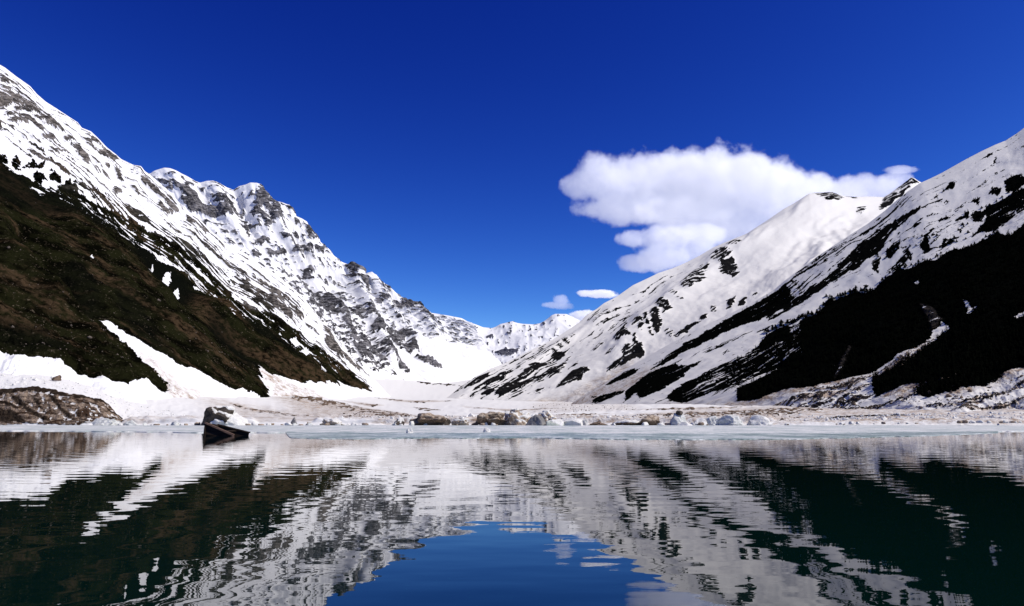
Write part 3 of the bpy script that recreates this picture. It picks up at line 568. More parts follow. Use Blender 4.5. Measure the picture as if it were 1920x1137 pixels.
# ================================================================== LAKE
t = NT('lake_water'); p = t.pos()
ma = t.mapv(p, (0.75, 1.35, 1)); 
nA = t.noise(ma, 1.0, 1, 0.35); nB = t.noise(t.mapv(p, (1.6, 4.2, 1)), 1.0, 2, 0.5); nC = t.noise(t.mapv(p, (0.05, 0.12, 1)), 1.0, 2, 0.5)
calm = t.math('ADD', t.math('MULTIPLY', t.step(nC, 0.35, 0.65), 0.75), 0.25)
h = t.math('ADD', t.math('MULTIPLY', nA, 1.0), t.math('MULTIPLY', t.math('MULTIPLY', nB, calm), 0.13))
t.bump(h, 0.0062)
t.b.inputs['Base Color'].default_value = (0.0005, 0.0075, 0.0062, 1); t.b.inputs['Roughness'].default_value = 0.0
t.b.inputs['IOR'].default_value = 1.333; t.b.inputs['Specular IOR Level'].default_value = 0.5
M_water = t.m
xs = np.linspace(-400, 400, 9); ys = np.linspace(-80, 236, 9)
Pw = np.stack(np.meshgrid(xs, ys, [0.0], indexing='ij'), -1)[:, :, 0, :]
lake = grid_mesh('lake', Pw, None, M_water); tag(lake, kind='structure')
if lake.data.polygons[0].normal.z < 0: lake.data.flip_normals()

# ================================================================== ICE
def ice_material(name, a, b, c, rough=0.35):
    """a wet grey ice, b frosted ice, c crusted snow"""
    t = NT(name); p = t.pos()
    n1 = t.noise(t.mapv(p, (0.22, 0.075, 0.6)), 1.0, 6, 0.68); n2 = t.noise(t.mapv(p, (2.2, 0.5, 1)), 1.0, 5, 0.7); n3 = t.noise(p, 5.0, 3, 0.6)
    f = t.math('ADD', t.math('MULTIPLY', n1, 0.6), t.math('MULTIPLY', n2, 0.4))
    col = t.mix(t.step(f, 0.42, 0.52), a, b); col = t.mix(t.step(t.math('ADD', f, t.math('MULTIPLY', t.math('SUBTRACT', n3, 0.5), 0.25)), 0.515, 0.575), col, c)
    t.link(col, t.b.inputs['Base Color'])
    t.b.inputs['Roughness'].default_value = rough; t.b.inputs['IOR'].default_value = 1.31; t.b.inputs['Specular IOR Level'].default_value = 0.3
    t.bump(t.math('ADD', n3, t.math('MULTIPLY', n2, 2.0)), 0.06)
    return t.m
M_ice = ice_material('lake_ice', (0.33, 0.375, 0.355), (0.49, 0.50, 0.48), (0.63, 0.62, 0.59), 0.6)
M_wet = ice_material('wet_ice', (0.13, 0.185, 0.17), (0.27, 0.32, 0.30), (0.50, 0.52, 0.50), 0.4)

def ice_sheet(name, edge, x0, x1, nv, prof, mat, back_D, z_back, seed, close_sides=False):
    xs = np.linspace(x0, x1, nv); ex = np.array(edge)
    Df = np.interp(xs, ex[:, 0], EYE * F / (ex[:, 1] - HZ))
    Df = Df * (1 + 0.07 * fbm(xs / 60, xs * 0, 7, seed, gain=0.68))
    rows = []
    for fr, z in prof:                       # fraction of the way to the back, height
        D = Df * (1 - fr) + back_D * fr
        zz = z + 0 * xs
        if fr > 0.02: zz = zz + 0.05 * fr * fbm(xs / 30, xs * 0 + fr * 9, 4, seed + 3) + 0.012 * fbm(xs / 8, xs * 0 + fr * 40, 3, seed + 5)
        a = (xs - CX) / F / math.cos(PITCH)
        rows.append(np.stack([a * D, D, zz], -1))
    o = grid_mesh(name, np.array(rows), None, mat)
    if o.data.polygons[len(o.data.polygons) - 5].normal.z < 0: o.data.flip_normals()
    return tag(o, kind='structure')
ice_sheet('ice_shelf', [(-300,806),(0,808),(200,809),(380,811.5),(555,811.5),(800,813),(1200,814),(1500,814),(1750,811),(1850,809.5),(1920,808.5),(2250,807)], -300, 2250, 500,
          [(0, -0.3), (0.0, 0.03), (0.004, 0.10), (0.012, 0.15)] + [(k, 0.15 + 0.62 * k ** 1.4) for k in np.linspace(0.03, 1, 40)], M_ice, 240, 0.8, 21)
ice_sheet('ice_floe', [(548,811.6),(551,816),(556,821),(600,822.5),(700,823),(800,821),(900,821.5),(1000,821),(1100,823),(1250,824),(1400,824),(1500,822.5),(1600,820),(1700,817.5),(1800,814),(1845,811.6)], 548, 1845, 400,
          [(0, -0.2), (0.0, 0.02), (0.01, 0.05), (0.03, 0.07)] + [(k, 0.07 + 0.09 * k) for k in np.linspace(0.06, 1, 24)], M_wet, 150, 0.16, 22)

# ================================================================== BOULDERS AND ICE BLOCKS
def rock_material(name, a, b, c=None, sc=0.6):
    t = NT(name); o = t.add('ShaderNodeTexCoord').outputs['Object']
    n1 = t.noise(o, sc, 6, 0.65); n2 = t.noise(o, sc * 5, 4, 0.6)
    col = t.mix(t.step(n1, 0.36, 0.62), a, b)
    if c: col = t.mix(t.step(n2, 0.56, 0.68), col, c)
    t.link(col, t.b.inputs['Base Color']); t.b.inputs['Roughness'].default_value = 0.8; t.b.inputs['Specular IOR Level'].default_value = 0.2
    t.bump(t.math('ADD', n1, t.math('MULTIPLY', n2, 0.4)), 0.5)
    return t.m
M_dark = rock_material('dark_stone', (0.022, 0.017, 0.012), (0.07, 0.055, 0.042), (0.15, 0.125, 0.10))
M_grey = rock_material('grey_stone', (0.12, 0.115, 0.11), (0.22, 0.21, 0.205), (0.32, 0.30, 0.28))
M_scree = rock_material('scree_stone', (0.05, 0.04, 0.03), (0.13, 0.10, 0.08), (0.22, 0.19, 0.16))
M_tan = rock_material('dirty_ice', (0.17, 0.12, 0.08), (0.44, 0.36, 0.28), (0.10, 0.065, 0.04), 0.8)
M_brown = rock_material('brown_dirty_ice', (0.05, 0.033, 0.022), (0.16, 0.11, 0.075), (0.30, 0.24, 0.19), 0.7)
M_white = rock_material('clean_snow_ice', (0.58, 0.565, 0.525), (0.68, 0.665, 0.63), (0.46, 0.42, 0.36), 0.8)
M_blue = rock_material('blue_ice', (0.42, 0.43, 0.405), (0.60, 0.595, 0.56), (0.34, 0.32, 0.28), 0.7)
M_green = rock_material('green_ice', (0.30, 0.33, 0.28), (0.45, 0.47, 0.41), None, 0.7)

_ico = {}
def ico(sub):
    if sub not in _ico:
        import bmesh
        bm = bmesh.new(); bmesh.ops.create_icosphere(bm, subdivisions=sub, radius=1)
        _ico[sub] = (np.array([v.co[:] for v in bm.verts]), [[v.index for v in f.verts] for f in bm.faces]); bm.free()
    return _ico[sub]
def lump(seed, size, cuts=7, rough=0.16, sub=4, lean=(0, 0), peak=None, under=0.0):
    """a faceted, weathered block: sphere cut by planes, roughened, flat below"""
    V, Fc = ico(sub); V = V.copy(); rg = np.random.default_rng(seed)
    for _ in range(cuts):
        n = rg.normal(size=3); n[2] = n[2] * 0.7 + 0.1; n /= np.linalg.norm(n); d = rg.uniform(0.55, 0.82)
        k = V @ n; over = np.clip(k - d, 0, None); V -= over[:, None] * n * 0.97
    off = rg.uniform(0, 50, 3)
    nz = np.array([mnoise.fractal(Vector(v * 1.5 + off), 0.9, 2.1, 5) for v in V])
    rd = np.array([1 - 2 * abs(mnoise.noise(Vector(v * 2.6 + off * 1.7))) for v in V])
    V = V * (1 + rough * nz + rough * 0.55 * rd)[:, None]
    V[:, 2] = np.where(V[:, 2] < -0.15, -0.15 + (V[:, 2] + 0.15) * 0.15, V[:, 2])
    mn, mx = V.min(0), V.max(0)
    V = (V - (mn + mx) / 2) / (mx - mn); V[:, 2] += 0.5
    V[:, 0] += lean[0] * V[:, 2]; V[:, 1] += lean[1] * V[:, 2]
    if peak: V[:, 0] = V[:, 0] * (1 - peak * V[:, 2]); V[:, 1] *= (1 - peak * V[:, 2] * 0.6)
    if under: V[:, 1] += np.clip(0.55 - V[:, 2], 0, 1) * under * np.clip(-V[:, 1] + 0.1, 0, 1) * 2
    V = V * np.array(size)
    return V, Fc
def block(name, x0, x1, ytop, ybase, D, mat, label, cat, seed, group=None, cuts=7, rough=0.16, sub=4, cap=None, lean=(0, 0), depth=0.8, capmat=None, peak=None, rot=None, sink=0.12, under=0.0, capside=(0.2, 0.0)):
    b0 = at((x0 + x1) / 2, ybase, D); wdt = (x1 - x0) / F * D; hgt = (ybase - ytop) / F * D
    V, Fc = lump(seed, (wdt, wdt * depth, hgt * (1 + sink)), cuts, rough, sub, lean, peak, under)
    V = V - np.array([0, 0, hgt * sink])
    if cap is None:
        o = raw_mesh(name, V, Fc, mat, smooth=True); o.location = b0 - np.array([0, 0, hgt * 0.12])
        me = o.data; o.data.set_sharp_from_angle(angle=math.radians(38))
        return tag(o, label, cat, group)
    e = bpy.data.objects.new(name, None); COL.objects.link(e); b0 = b0 - np.array([0, 0, hgt * 0.12]); e.location = b0; e.empty_display_size = 0.3
    tag(e, label, cat, group)
    st = raw_mesh('stone' if mat in (M_dark, M_grey) else 'ice_core', V, Fc, mat, e, smooth=True); st.data.set_sharp_from_angle(angle=math.radians(38))
    # snow lying on whatever faces up (and to one side)
    me = st.data; N = np.empty(len(V) * 3, np.float32); me.vertices.foreach_get('normal', N); N = N.reshape(-1, 3)
    up = N[:, 2] + capside[0] * N[:, 0] + capside[1] * N[:, 1] + np.array([0.25 * mnoise.noise(Vector(v * (5.0 / wdt) + np.array([seed, 0, 0]))) for v in V])
    k = np.clip((up - cap) / 0.25, 0, 1); th = min(wdt, hgt) * 0.07
    C = V + N * ((k * 1.6 - 0.6) * th)[:, None]
    raw_mesh('snow_cap', C, Fc, capmat or M_white, e, smooth=True)
    return e
SH = 231
# the big snow-draped boulder
block('boulder', 372, 430, 759, 797, SH - 3, M_dark, 'large dark boulder behind the sunken boat with snow lying against its right side', 'boulder', 5, cap=0.86, capside=(0.9, 0.0), rough=0.25, cuts=12, sub=5, depth=0.9, lean=(0.22, 0))
block('ice_block', 400, 470, 761, 798, SH - 2, M_white, 'white snow mound sloping down from the right side of the large dark boulder', 'snow mound', 6, rough=0.12, cuts=6, sub=5, depth=0.9, lean=(-0.30, 0))
rows = [
    # name, x0, x1, top, base, material, seed, label, category, extra
    ('ice_block', 172, 222, 783, 798, M_blue, 11, 'broken pale ice heap below the brown cut bank', 'ice block', dict(rough=.3)),
    ('boulder', 182, 200, 787, 798, M_dark, 12, 'small dark stone at the end of the brown cut bank', 'boulder', dict()),
    ('ice_block', 232, 262, 787, 798, M_blue, 13, 'low blue-white ice block right of the brown cut bank', 'ice block', dict(rough=.25)),
    ('ice_block', 318, 340, 789, 799, M_blue, 15, 'small white ice lump well left of the large dark boulder', 'ice block', dict()),
    ('boulder', 544, 558, 781, 796, M_grey, 17, 'small pointed grey stone standing alone on the snow right of the boat', 'boulder', dict(peak=.5)),
    ('dirty_ice_block', 598, 646, 784, 797, M_tan, 18, 'low tan dirty ice slab, first block right of the boat', 'ice block', dict(rough=.4, cuts=12, cap=.5, under=.6)),
    ('dirty_ice_block', 732, 757, 782, 797, M_dark, 19, 'dark leaning wedge of dirty ice left of the striped block', 'ice block', dict(lean=(.4, 0), peak=.4, cap=.45)),
    ('dirty_ice_block', 766, 838, 773, 797, M_brown, 20, 'wide striped grey-brown dirty ice block on the shore', 'ice block', dict(cap=.35, capmat='tan', sub=5, under=.8, cuts=14, rough=.32)),
    ('dirty_ice_block', 812, 846, 782, 798, M_dark, 21, 'dark low lump against the right side of the striped ice block', 'ice block', dict(rough=.35, cuts=12)),
    ('dirty_ice_block', 846, 882, 780, 797, M_tan, 22, 'tan rounded dirty ice lump left of the brown overhanging slab', 'ice block', dict(rough=.4, cuts=12, cap=.5, under=.5)),
    ('dirty_ice_block', 882, 948, 771, 797, M_brown, 23, 'brown overhanging dirty ice slab with dark hollow front', 'ice block', dict(cap=.25, capmat='tan', sub=5, depth=.6, under=1.1, cuts=14, rough=.3)),
    ('dirty_ice_block', 942, 1004, 765, 799, M_tan, 24, 'tall tan dirty ice mound left of the grey boulder', 'ice block', dict(sub=5, rough=.4, cuts=14, cap=.55)),
    ('dirty_ice_block', 996, 1050, 768, 797, M_tan, 25, 'tan dirty ice mound behind the grey boulder', 'ice block', dict(sub=5, rough=.4, cuts=12, back=6, cap=.5)),
    ('boulder', 982, 1028, 775, 799, M_grey, 26, 'grey triangular boulder in the middle of the shore', 'boulder', dict(peak=.5, front=5, sub=5, rough=.10, cuts=6)),
    ('ice_block', 1022, 1096, 782, 799, M_white, 27, 'long smooth white snow mound right of the grey boulder', 'ice block', dict(front=3, rough=.1)),
    ('ice_block', 1024, 1058, 785, 799, M_green, 28, 'greenish ice block against the right side of the grey boulder', 'ice block', dict(front=7, rough=.08, cap=.5)),
    ('dirty_ice_block', 1066, 1094, 781, 796, M_brown, 29, 'dark brown dirty ice chunk behind the long white mound', 'ice block', dict(back=4, under=1.0, cap=.4, cuts=12, rough=.3)),
    ('ice_block', 1090, 1106, 786, 799, M_blue, 30, 'small clear ice chunk at the right end of the long white mound', 'ice block', dict()),
    ('dirty_ice_block', 1103, 1142, 789, 798, M_brown, 31, 'flat brown dirty ice strip right of the long white mound', 'ice block', dict(rough=.25)),
    ('dirty_ice_block', 1146, 1200, 786, 798, M_brown, 32, 'long low brown dirty ice ledge in the right middle shore', 'ice block', dict(rough=.4, cuts=12, cap=.35, under=1.0)),
    ('dirty_ice_block', 1194, 1238, 778, 795, M_brown, 33, 'brown dirty ice lump at the end of the low ledge', 'ice block', dict(cap=.35, capmat='tan', under=.8, cuts=12, rough=.35)),
    ('ice_block', 1254, 1292, 770, 797, M_blue, 34, 'upright grey-white ice block with a black stain on top', 'ice block', dict(peak=.35, sub=5, stain=True)),
    ('ice_block', 1268, 1300, 790, 801, M_white, 35, 'small white ice lump on the ice before the stained upright block', 'ice block', dict(front=8)),
    ('ice_block', 1298, 1328, 783, 798, M_white, 36, 'small white ice block right of the stained upright block', 'ice block', dict()),
    ('ice_block', 1322, 1350, 778, 797, M_blue, 37, 'grey-blue ice block between small white block and double lump', 'ice block', dict()),
    ('ice_block', 1340, 1396, 775, 797, M_blue, 38, 'largest rounded blue-white ice lump on the right shore', 'ice block', dict(sub=5, rough=.25, front=2)),
    ('ice_block', 1396, 1446, 776, 796, M_white, 39, 'long white ice slab right of the largest rounded lump', 'ice block', dict(rough=.2)),
    ('ice_block', 1588, 1630, 730, 748, M_white, 40, 'white ice heap stranded high on the dirty avalanche debris', 'ice block', dict(rough=.3, D=400)),
    ('boulder', 97, 113, 702, 712, M_brown, 41, 'lone brown boulder lying on the left snow slope', 'boulder', dict(D=300, cuts=9)),
    ('ice_ball', 761, 775, 802, 814, M_white, 42, 'left of two small white snowballs on the ice edge', 'snowball', dict(D=100, rough=.08, cuts=2)),
    ('ice_ball', 906, 920, 801, 813, M_white, 43, 'right of two small white snowballs on the ice edge', 'snowball', dict(D=105, rough=.08, cuts=2)),
]
for nm, x0, x1, yt, yb, mt, sd_, lab, cat, ex in rows:
    ex = dict(ex); D = ex.pop('D', SH) + ex.pop('back', 0) - ex.pop('front', 0)
    cm = ex.pop('capmat', None); stain = ex.pop('stain', False)
    o = block(nm, x0, x1, yt, yb, D, mt, lab, cat, sd_, capmat=M_tan if cm else None, **ex)
    if stain:
        V, Fc = lump(77, (2.6, 2.4, 1.5), 5, .2, 3)
        st = raw_mesh('dirt_cap', V, Fc, M_dark, o, True); st.location = (0.2, -0.3, 3.6)

# small ice chunks all along the water's edge
protos = []
for k in range(5):
    V, Fc = lump(300 + k, (1, .8, .6), 6, .22, 2)
    protos.append((V, Fc))
meshes = []
for k, (V, Fc) in enumerate(protos):
    me = bpy.data.meshes.new('ice_chunk'); me.from_pydata([tuple(v) for v in V], [], Fc); me.update()
    me.materials.append([M_white, M_blue, M_white, M_tan, M_white][k]); me.polygons.foreach_set('use_smooth', [True] * len(me.polygons)); meshes.append(me)
MARKS = [(222, 'the brown cut bank'), (420, 'the large dark boulder'), (551, 'the lone pointed grey stone'), (622, 'the low tan ice slab'), (802, 'the striped ice block'), (915, 'the brown overhanging slab'), (1005, 'the grey triangular boulder'),
         (1090, 'the long white snow mound'), (1173, 'the long brown ice ledge'), (1273, 'the stained upright ice block'), (1368, 'the largest rounded ice lump'), (1446, 'the long white ice slab'), (1600, 'the narrow dark shadow gap'), (1860, 'the debris slope at the right edge')]
for k in range(130):
    px = random.uniform(225, 1915); D = random.uniform(226, 234)
    b0 = at(px, 797.5 if px < 1400 else 797.5 - (px - 1400) / 500 * 5, D)
    tan = random.random() < 0.25
    o = bpy.data.objects.new('ice_chunk', meshes[3] if tan else meshes[random.choice((0, 1, 2, 4))]); COL.objects.link(o)
    near = min(MARKS, key=lambda m: abs(m[0] - px)); side = 'left of' if px < near[0] else 'right of'
    s = random.uniform(0.5, 1.5) * (1.3 if random.random() < .2 else 1)
    o.location = (b0[0], b0[1], b0[2] - 0.15); o.scale = (s * random.uniform(1, 2), s, s * random.uniform(.8, 1.4)); o.rotation_euler = (0, 0, random.uniform(0, 6.28))
    if tan: tag(o, 'small tan dirty ice chunk just %s %s' % (side, near[1]), 'ice chunk', 'dirty ice chunks along the shore')
    else: tag(o, 'small white ice chunk just %s %s' % (side, near[1]), 'ice chunk', 'white ice chunks along the shore')

# stones strewn over the dirty avalanche debris (nobody could count them)
def strew(name, terrain, polys, count, size, mat, seed):
    rg = np.random.default_rng(seed); V0, F0 = lump(seed, (1, .8, .7), 6, .2, 1); V0 = V0 - np.array([0, 0, .2])
    VV, FF = [], []; n = 0
    for poly in polys:
        m, sl = terrain.region(poly, 0)
        ok = np.argwhere(m > 0.5)
        if len(ok) == 0: continue
        for q in ok[rg.integers(0, len(ok), count)]:
            X = terrain.X[q[0] + sl[0].start + terrain.nback, q[1] + sl[1].start]
            s = size * rg.lognormal(0, .5); a = rg.uniform(0, 6.28); c, d = math.cos(a), math.sin(a)
            W = V0 * s * rg.uniform(.7, 1.3, 3); W = np.stack([W[:, 0] * c - W[:, 1] * d, W[:, 0] * d + W[:, 1] * c, W[:, 2]], -1) + X
            VV.append(W); FF += [[i + n for i in f] for f in F0]; n += len(W)
    o = raw_mesh(name, np.concatenate(VV), FF, mat)
    return tag(o, kind='stuff')
strew('avalanche_stones', R2, [[(1480,775),(1640,745),(1920,700),(1920,770),(1700,785),(1500,790)], [(1500,745),(1640,705),(1760,630),(1700,690),(1560,745)]], 500, 0.55, M_brown, 61)
strew('scree', L1, [[(0,330),(150,400),(350,520),(560,680),(500,735),(330,680),(190,600),(0,560)], [(0,560),(180,610),(290,735),(100,690),(0,668)], [(330,600),(480,690),(620,730),(500,740),(380,690)]], 90, 0.7, M_scree, 66)
strew('shore_stones', FL, [[(640,765),(760,775),(820,790),(640,792)], [(1150,780),(1500,768),(1500,790),(1150,792)], [(1000,757),(1150,745),(1200,770),(1000,775)]], 350, 0.4, M_brown, 62)
strew('snow_clods', FL, [[(0,690),(200,735),(370,780),(240,790),(190,750),(0,730)], [(600,780),(1200,782),(1200,794),(600,795)], [(1500,780),(1920,775),(1920,788),(1500,790)]], 500, 0.55, M_white, 63)

# ================================================================== HALF-SUNKEN BOAT
def wood(name, a, b):
    t = NT(name); o = t.add('ShaderNodeTexCoord').outputs['Object']
    n1 = t.noise(t.mapv(o, (0.8, 14, 14)), 1.0, 5, 0.6)
    t.link(t.mix(t.step(n1, 0.35, 0.65), a, b), t.b.inputs['Base Color']); t.b.inputs['Roughness'].default_value = 0.85; t.b.inputs['Specular IOR Level'].default_value = 0.1
    t.bump(n1, 0.03); return t.m
M_wood = wood('wet_dark_wood', (0.012, 0.008, 0.006), (0.038, 0.025, 0.018)); M_rail = wood('weathered_brown_wood', (0.11, 0.065, 0.045), (0.22, 0.14, 0.10))
DB = 84.0
def bp(px, py, dD=0): return at(px, py, DB + dD)
boat = bpy.data.objects.new('sunken_boat', None); COL.objects.link(boat); org = np.array([*bp(384, 817)[:2], 0.0]); boat.location = org; boat.empty_display_size = .3
tag(boat, 'dark wooden boat half sunk in the water before the ice edge', 'boat')
def prism(name, pts, thick, mat, parent, axis=(0, 1, 0)):
    pts = np.array(pts) - org; n = len(pts); ax = np.array(axis, float) * thick
    V = np.concatenate([pts, pts + ax]); Fc = [list(range(n))[::-1], [n + k for k in range(n)]] + [[k, (k + 1) % n, n + (k + 1) % n, n + k] for k in range(n)]
    return raw_mesh(name, V, Fc, mat, parent)
stemN, stemNw = bp(385.5, 793.0), bp(382, 826); tailN, tailNw = bp(438, 815.5), bp(436, 826)
# near side: three strakes, lapped
for k in range(3):
    f0, f1 = k / 3, (k + 1) / 3
    lo = lambda f: stemNw * (1 - f) + stemN * f; hi = lambda f: tailNw * (1 - f) + tailN * f
    prism('strake', [lo(f0) + (0, .10 - .05 * k, 0), hi(f0) + (0, .10 - .05 * k, 0), hi(f1) + (0, .13 - .05 * k, 0), lo(f1) + (0, .13 - .05 * k, 0)], .07, M_wood, boat)
prism('gunwale', [stemN + (-.06, -.10, -.10), tailN + (0, -.10, -.16), tailN + (.1, -.10, .03), stemN + (-.06, -.10, .10)], .24, M_rail, boat)
fs, ft = bp(409, 796.5, 1.9), bp(467, 811, 1.9); fsw, ftw = bp(406, 826, 1.9), bp(464, 826, 1.9)
prism('far_side', [fsw, ftw, ft, fs], .09, M_wood, boat)
prism('gunwale', [fs + (-.05, -.1, -.06), ft + (0, -.1, -.08), ft + (.08, -.1, .05), fs + (-.05, -.1, .09)], .22, M_wood, boat)
# raised bow board closing the near and far sides, inner bench and stem post
V = np.array([stemNw, stemN, fs, fsw]) - org
off = np.array([.08, 0, 0]); raw_mesh('bow_board', np.concatenate([V, V + off]), [[0, 1, 2, 3], [7, 6, 5, 4], [0, 4, 5, 1], [1, 5, 6, 2], [2, 6, 7, 3], [3, 7, 4, 0]], M_wood, boat)
a0 = stemN * .45 + tailN * .55; a1 = fs * .45 + ft * .55
V = np.array([a0 + (-.15, .15, -.15), a0 + (.2, .15, -.22), a1 + (.2, -.1, -.22), a1 + (-.15, -.1, -.15)]) - org
raw_mesh('bench', np.concatenate([V, V - (0, 0, .06)]), [[0, 1, 2, 3], [7, 6, 5, 4], [0, 4, 5, 1], [1, 5, 6, 2], [2, 6, 7, 3], [3, 7, 4, 0]], M_wood, boat)
prism('stem_post', [stemNw + (-.10, -.06, 0), stemNw + (.10, -.06, 0), stemN + (.10, -.06, .05), stemN + (-.08, -.06, .14)], .16, M_wood, boat)
q = ft - org; raw_mesh('end_knob', np.array([(sx * .12, sy * .12, sz * .09) for sx in (-1, 1) for sy in (-1, 1) for sz in (-1, 1)]) + q, [[0, 1, 3, 2], [4, 6, 7, 5], [0, 4, 5, 1], [2, 3, 7, 6], [0, 2, 6, 4], [1, 5, 7, 3]], M_wood, boat)

# ================================================================== CLOUDS
def cloud_material(name, balls, dens, nscale, thr):
    """density: soft sum of puffs in object space, torn by noise"""
    m = bpy.data.materials.new(name); m.use_nodes = True; n, l = m.node_tree.nodes, m.node_tree.links
    n.clear(); out = n.new('ShaderNodeOutputMaterial'); pv = n.new('ShaderNodeVolumePrincipled')
    pv.inputs['Color'].default_value = (1, 1, 1, 1); pv.inputs['Anisotropy'].default_value = 0.0
    l.new(pv.outputs[0], out.inputs['Volume'])
    tc = n.new('ShaderNodeTexCoord').outputs['Object']
    def mt(op, a, b=0.0, c=None):
        k = n.new('ShaderNodeMath'); k.operation = op
        for x, s in ((a, 0), (b, 1)) + (((c, 2),) if c is not None else ()):
            if hasattr(x, 'is_output'): l.new(x, k.inputs[s])
            else: k.inputs[s].default_value = x
        return k.outputs[0]
    tot = None
    for (c, r) in balls:
        mp = n.new('ShaderNodeMapping'); mp.inputs['Location'].default_value = [-c[i] / r[i] for i in range(3)]; mp.inputs['Scale'].default_value = [1 / r[i] for i in range(3)]
        l.new(tc, mp.inputs['Vector'])
        ln = n.new('ShaderNodeVectorMath'); ln.operation = 'LENGTH'; l.new(mp.outputs[0], ln.inputs[0])
        v = mt('SUBTRACT', 1.0, ln.outputs['Value'])
        if tot is None: tot = v
        else: tot = mt('SMOOTH_MAX', tot, v, 0.35)
    nz = n.new('ShaderNodeTexNoise'); nz.inputs['Scale'].default_value = nscale; nz.inputs['Detail'].default_value = 9; nz.inputs['Roughness'].default_value = 0.66
    l.new(tc, nz.inputs['Vector'])
    f = mt('ADD', tot, mt('MULTIPLY', mt('SUBTRACT', nz.outputs['Fac'], 0.5), 1.35))
    mr = n.new('ShaderNodeMapRange'); l.new(f, mr.inputs[0]); mr.inputs[1].default_value = thr; mr.inputs[2].default_value = thr + 0.20; mr.inputs[3].default_value = 0; mr.inputs[4].default_value = dens
    l.new(mr.outputs[0], pv.inputs['Density'])
    return m
def cloud(name, D, puffs, dens, thr, label, feat=0.038):
    """puffs: (bearing, elevation, half width, half height) sighted at distance D"""
    c0 = at(np.mean([p[0] for p in puffs]), np.mean([p[1] for p in puffs]), D); balls = []
    for k, (px, py, rw, rh) in enumerate(puffs):
        c = at(px, py, D) - c0; rx, rz = rw / F * D, rh / F * D
        balls.append((c + np.array([0, ((k * 37) % 7 - 3) * 0.06 * rx, 0]), (rx, 0.22 * (rx + rz), rz)))
    V0, F0 = ico(3); VV, FF, n = [], [], 0
    for c, r in balls:
        VV.append(V0 * np.array(r) * 1.22 + c); FF += [[i + n for i in f] for f in F0]; n += len(V0)
    span = max(r[0] for c, r in balls)
    o = raw_mesh(name, np.concatenate(VV), FF, cloud_material(name, balls, dens, 1 / (feat * D), thr)); o.location = c0
    md = o.modifiers.new('hull', 'REMESH'); md.mode = 'VOXEL'; md.voxel_size = min(r[2] for c, r in balls) * 0.30
    return tag(o, label, 'cloud')
CD = 9000
cloud('cloud', CD, [(1090,352,55,38),(1140,342,85,62),(1210,337,115,76),(1290,337,145,88),(1370,347,145,88),(1450,367,125,74),(1540,367,115,54),(1620,357,85,40),(1680,338,50,22),(1690,318,48,10),(1180,388,115,40),(1290,405,135,54),(1380,420,105,52)], 0.0055, 0.14,
      'large white lens-shaped cloud above the right snow ridge')
cloud('cloud', CD - 2200, [(1185,450,44,23),(1245,448,74,32),(1310,440,64,32),(1190,492,48,22),(1245,484,68,36),(1305,466,52,30)], 0.010, 0.14, 'ragged white cloud hanging just below the large lens-shaped cloud')
cloud('cloud', CD - 2800, [(1100,551,28,9),(1125,551,34,10),(1140,554,22,7)], 0.05, 0.14, 'small flat white cloud alone low over the snow ridge', feat=0.02)
cloud('cloud', CD - 2800, [(1050,564,22,16),(1036,572,28,9),(1060,574,24,9)], 0.012, 0.20, 'faint thin wisp of cloud left of the small flat cloud', feat=0.02)
cloud('cloud', CD - 2800, [(1085,592,26,12),(1100,590,24,12)], 0.05, 0.14, 'small white cloud peeping over the far snow peak', feat=0.02)

# ================================================================== TREES
M_leaf = NT('conifer_needles'); M_leaf.b.inputs['Base Color'].default_value = (0.0025, 0.003, 0.002, 1); M_leaf.b.inputs['Roughness'].default_value = 0.9; M_leaf.b.inputs['Specular IOR Level'].default_value = 0.0
M_leaf = M_leaf.m
M_bark = NT('conifer_bark'); M_bark.b.inputs['Base Color'].default_value = (0.02, 0.014, 0.01, 1); M_bark = M_bark.m
def conifer(seed, H=1.0, tiers=6, spokes=7):
    rg = np.random.default_rng(seed); V, Fc = [], []
    for t_ in range(tiers):
        z = H * (0.12 + 0.8 * t_ / tiers); r = H * 0.34 * (1 - t_ / tiers) ** .8 * rg.uniform(.75, 1.2)
        for k in range(spokes):
            a = 6.283 * (k + rg.uniform(-.3, .3)) / spokes; L = r * rg.uniform(.6, 1.2); wd = r * .38
            c, s = math.cos(a), math.sin(a); n = len(V)
            V += [(0, 0, z + H * .14), (c * L * .7 - s * wd, s * L * .7 + c * wd, z + rg.uniform(-.02, .03) * H), (c * L, s * L, z - H * .05), (c * L * .7 + s * wd, s * L * .7 - c * wd, z + rg.uniform(-.02, .03) * H)]
            Fc += [[n, n + 1, n + 2], [n, n + 2, n + 3]]
    return np.array(V), Fc
tree_meshes = []
for k in range(4):
    V, Fc = conifer(500 + k)
    me = bpy.data.meshes.new('crown'); me.from_pydata([tuple(v) for v in V], [], Fc); me.materials.append(M_leaf); me.update(); tree_meshes.append(me)
tv, tf = [], []
for k in range(5):
    a = 6.283 * k / 5; tv += [(.03 * math.cos(a), .03 * math.sin(a), -.1), (.015 * math.cos(a), .015 * math.sin(a), .5)]; tf.append([2 * k, (2 * k + 2) % 10, (2 * k + 3) % 10, 2 * k + 1])
trunk_me = bpy.data.meshes.new('trunk'); trunk_me.from_pydata(tv, [], tf); trunk_me.materials.append(M_bark)
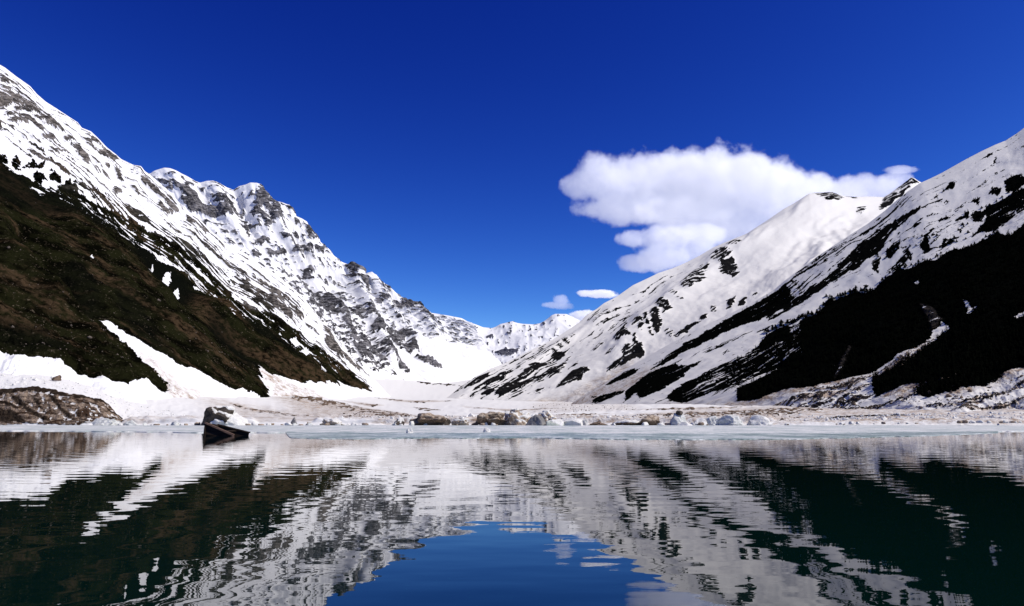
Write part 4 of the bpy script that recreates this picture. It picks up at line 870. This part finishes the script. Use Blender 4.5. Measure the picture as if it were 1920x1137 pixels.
def trees_on(terrain, pts, h, label, group, squat=1.0):
    for px, py in pts:
        X = terrain.point(px, py); s = h * random.uniform(.7, 1.35)
        e = bpy.data.objects.new('conifer_tree', None); COL.objects.link(e); e.location = X; e.scale = (s * random.uniform(.9, 1.4),) * 2 + (s * squat,); e.rotation_euler = (0, 0, random.uniform(0, 6.28)); e.empty_display_size = .2
        tag(e, label, 'tree', group)
        for nm, me in (('crown', random.choice(tree_meshes)), ('trunk', trunk_me)):
            c = bpy.data.objects.new(nm, me); COL.objects.link(c); c.parent = e
def along(line, n, jit):
    r = resample(line, n); return [(x + random.gauss(0, jit), y + random.gauss(0, jit)) for x, y in r]
trees_on(R2, along([(1440,622),(1485,606),(1505,597),(1537,588),(1552,560),(1575,557),(1600,547),(1620,544),(1635,545)], 70, 3), 5.0, 'dark conifer on the upper edge of the black forest below the snow slope', 'conifers along the forest edge', 0.68)
trees_on(R2, along([(1655,526),(1690,502),(1737,494),(1772,479),(1825,464),(1870,440)], 40, 2.5), 3.6, 'dark conifer below the long snow band high on the right slope', 'conifers below the snow band', 0.68)
trees_on(R2, along([(1640,500),(1665,475),(1690,465),(1740,455),(1785,455),(1820,410),(1860,390),(1915,355)], 50, 6), 3.6, 'dark conifer among the snow patches high on the right slope', 'conifers among the snow patches', 0.68)
trees_on(L1, [p for q in ([(2,300),(12,305)], [(28,300),(30,318)], [(45,316),(80,312)], [(62,330),(80,345)], [(95,328),(112,345)], [(122,347),(145,351)]) for p in along(q, 6, 2.5)], 5.5, 'dark juniper clump on the snow at the left edge', 'junipers on the left snow', 0.55)
# the closed forest behind that edge reads as one mass
rg = np.random.default_rng(91); VV, FF, n = [], [], 0; cons = [conifer(600 + k, tiers=4, spokes=5) for k in range(3)]
cand = np.argwhere((R2.bare > .6) & (R2.forest > .6) & (R2.sx > 1380) & (R2.sx < 2000))
for q in cand[rg.integers(0, len(cand), 6000)]:
    X = R2.X[q[0] + R2.nback, q[1]]; V, Fc = cons[rg.integers(0, 3)]; s = rg.uniform(2.0, 4.2); a = rg.uniform(0, 6.28)
    c, d = math.cos(a), math.sin(a); W = np.stack([V[:, 0] * c - V[:, 1] * d, V[:, 0] * d + V[:, 1] * c, V[:, 2]], -1) * s + X
    VV.append(W); FF.append(np.array(Fc) + n); n += len(W)
o = raw_mesh('conifer_forest', np.concatenate(VV), np.concatenate(FF).tolist(), M_leaf); tag(o, kind='stuff')
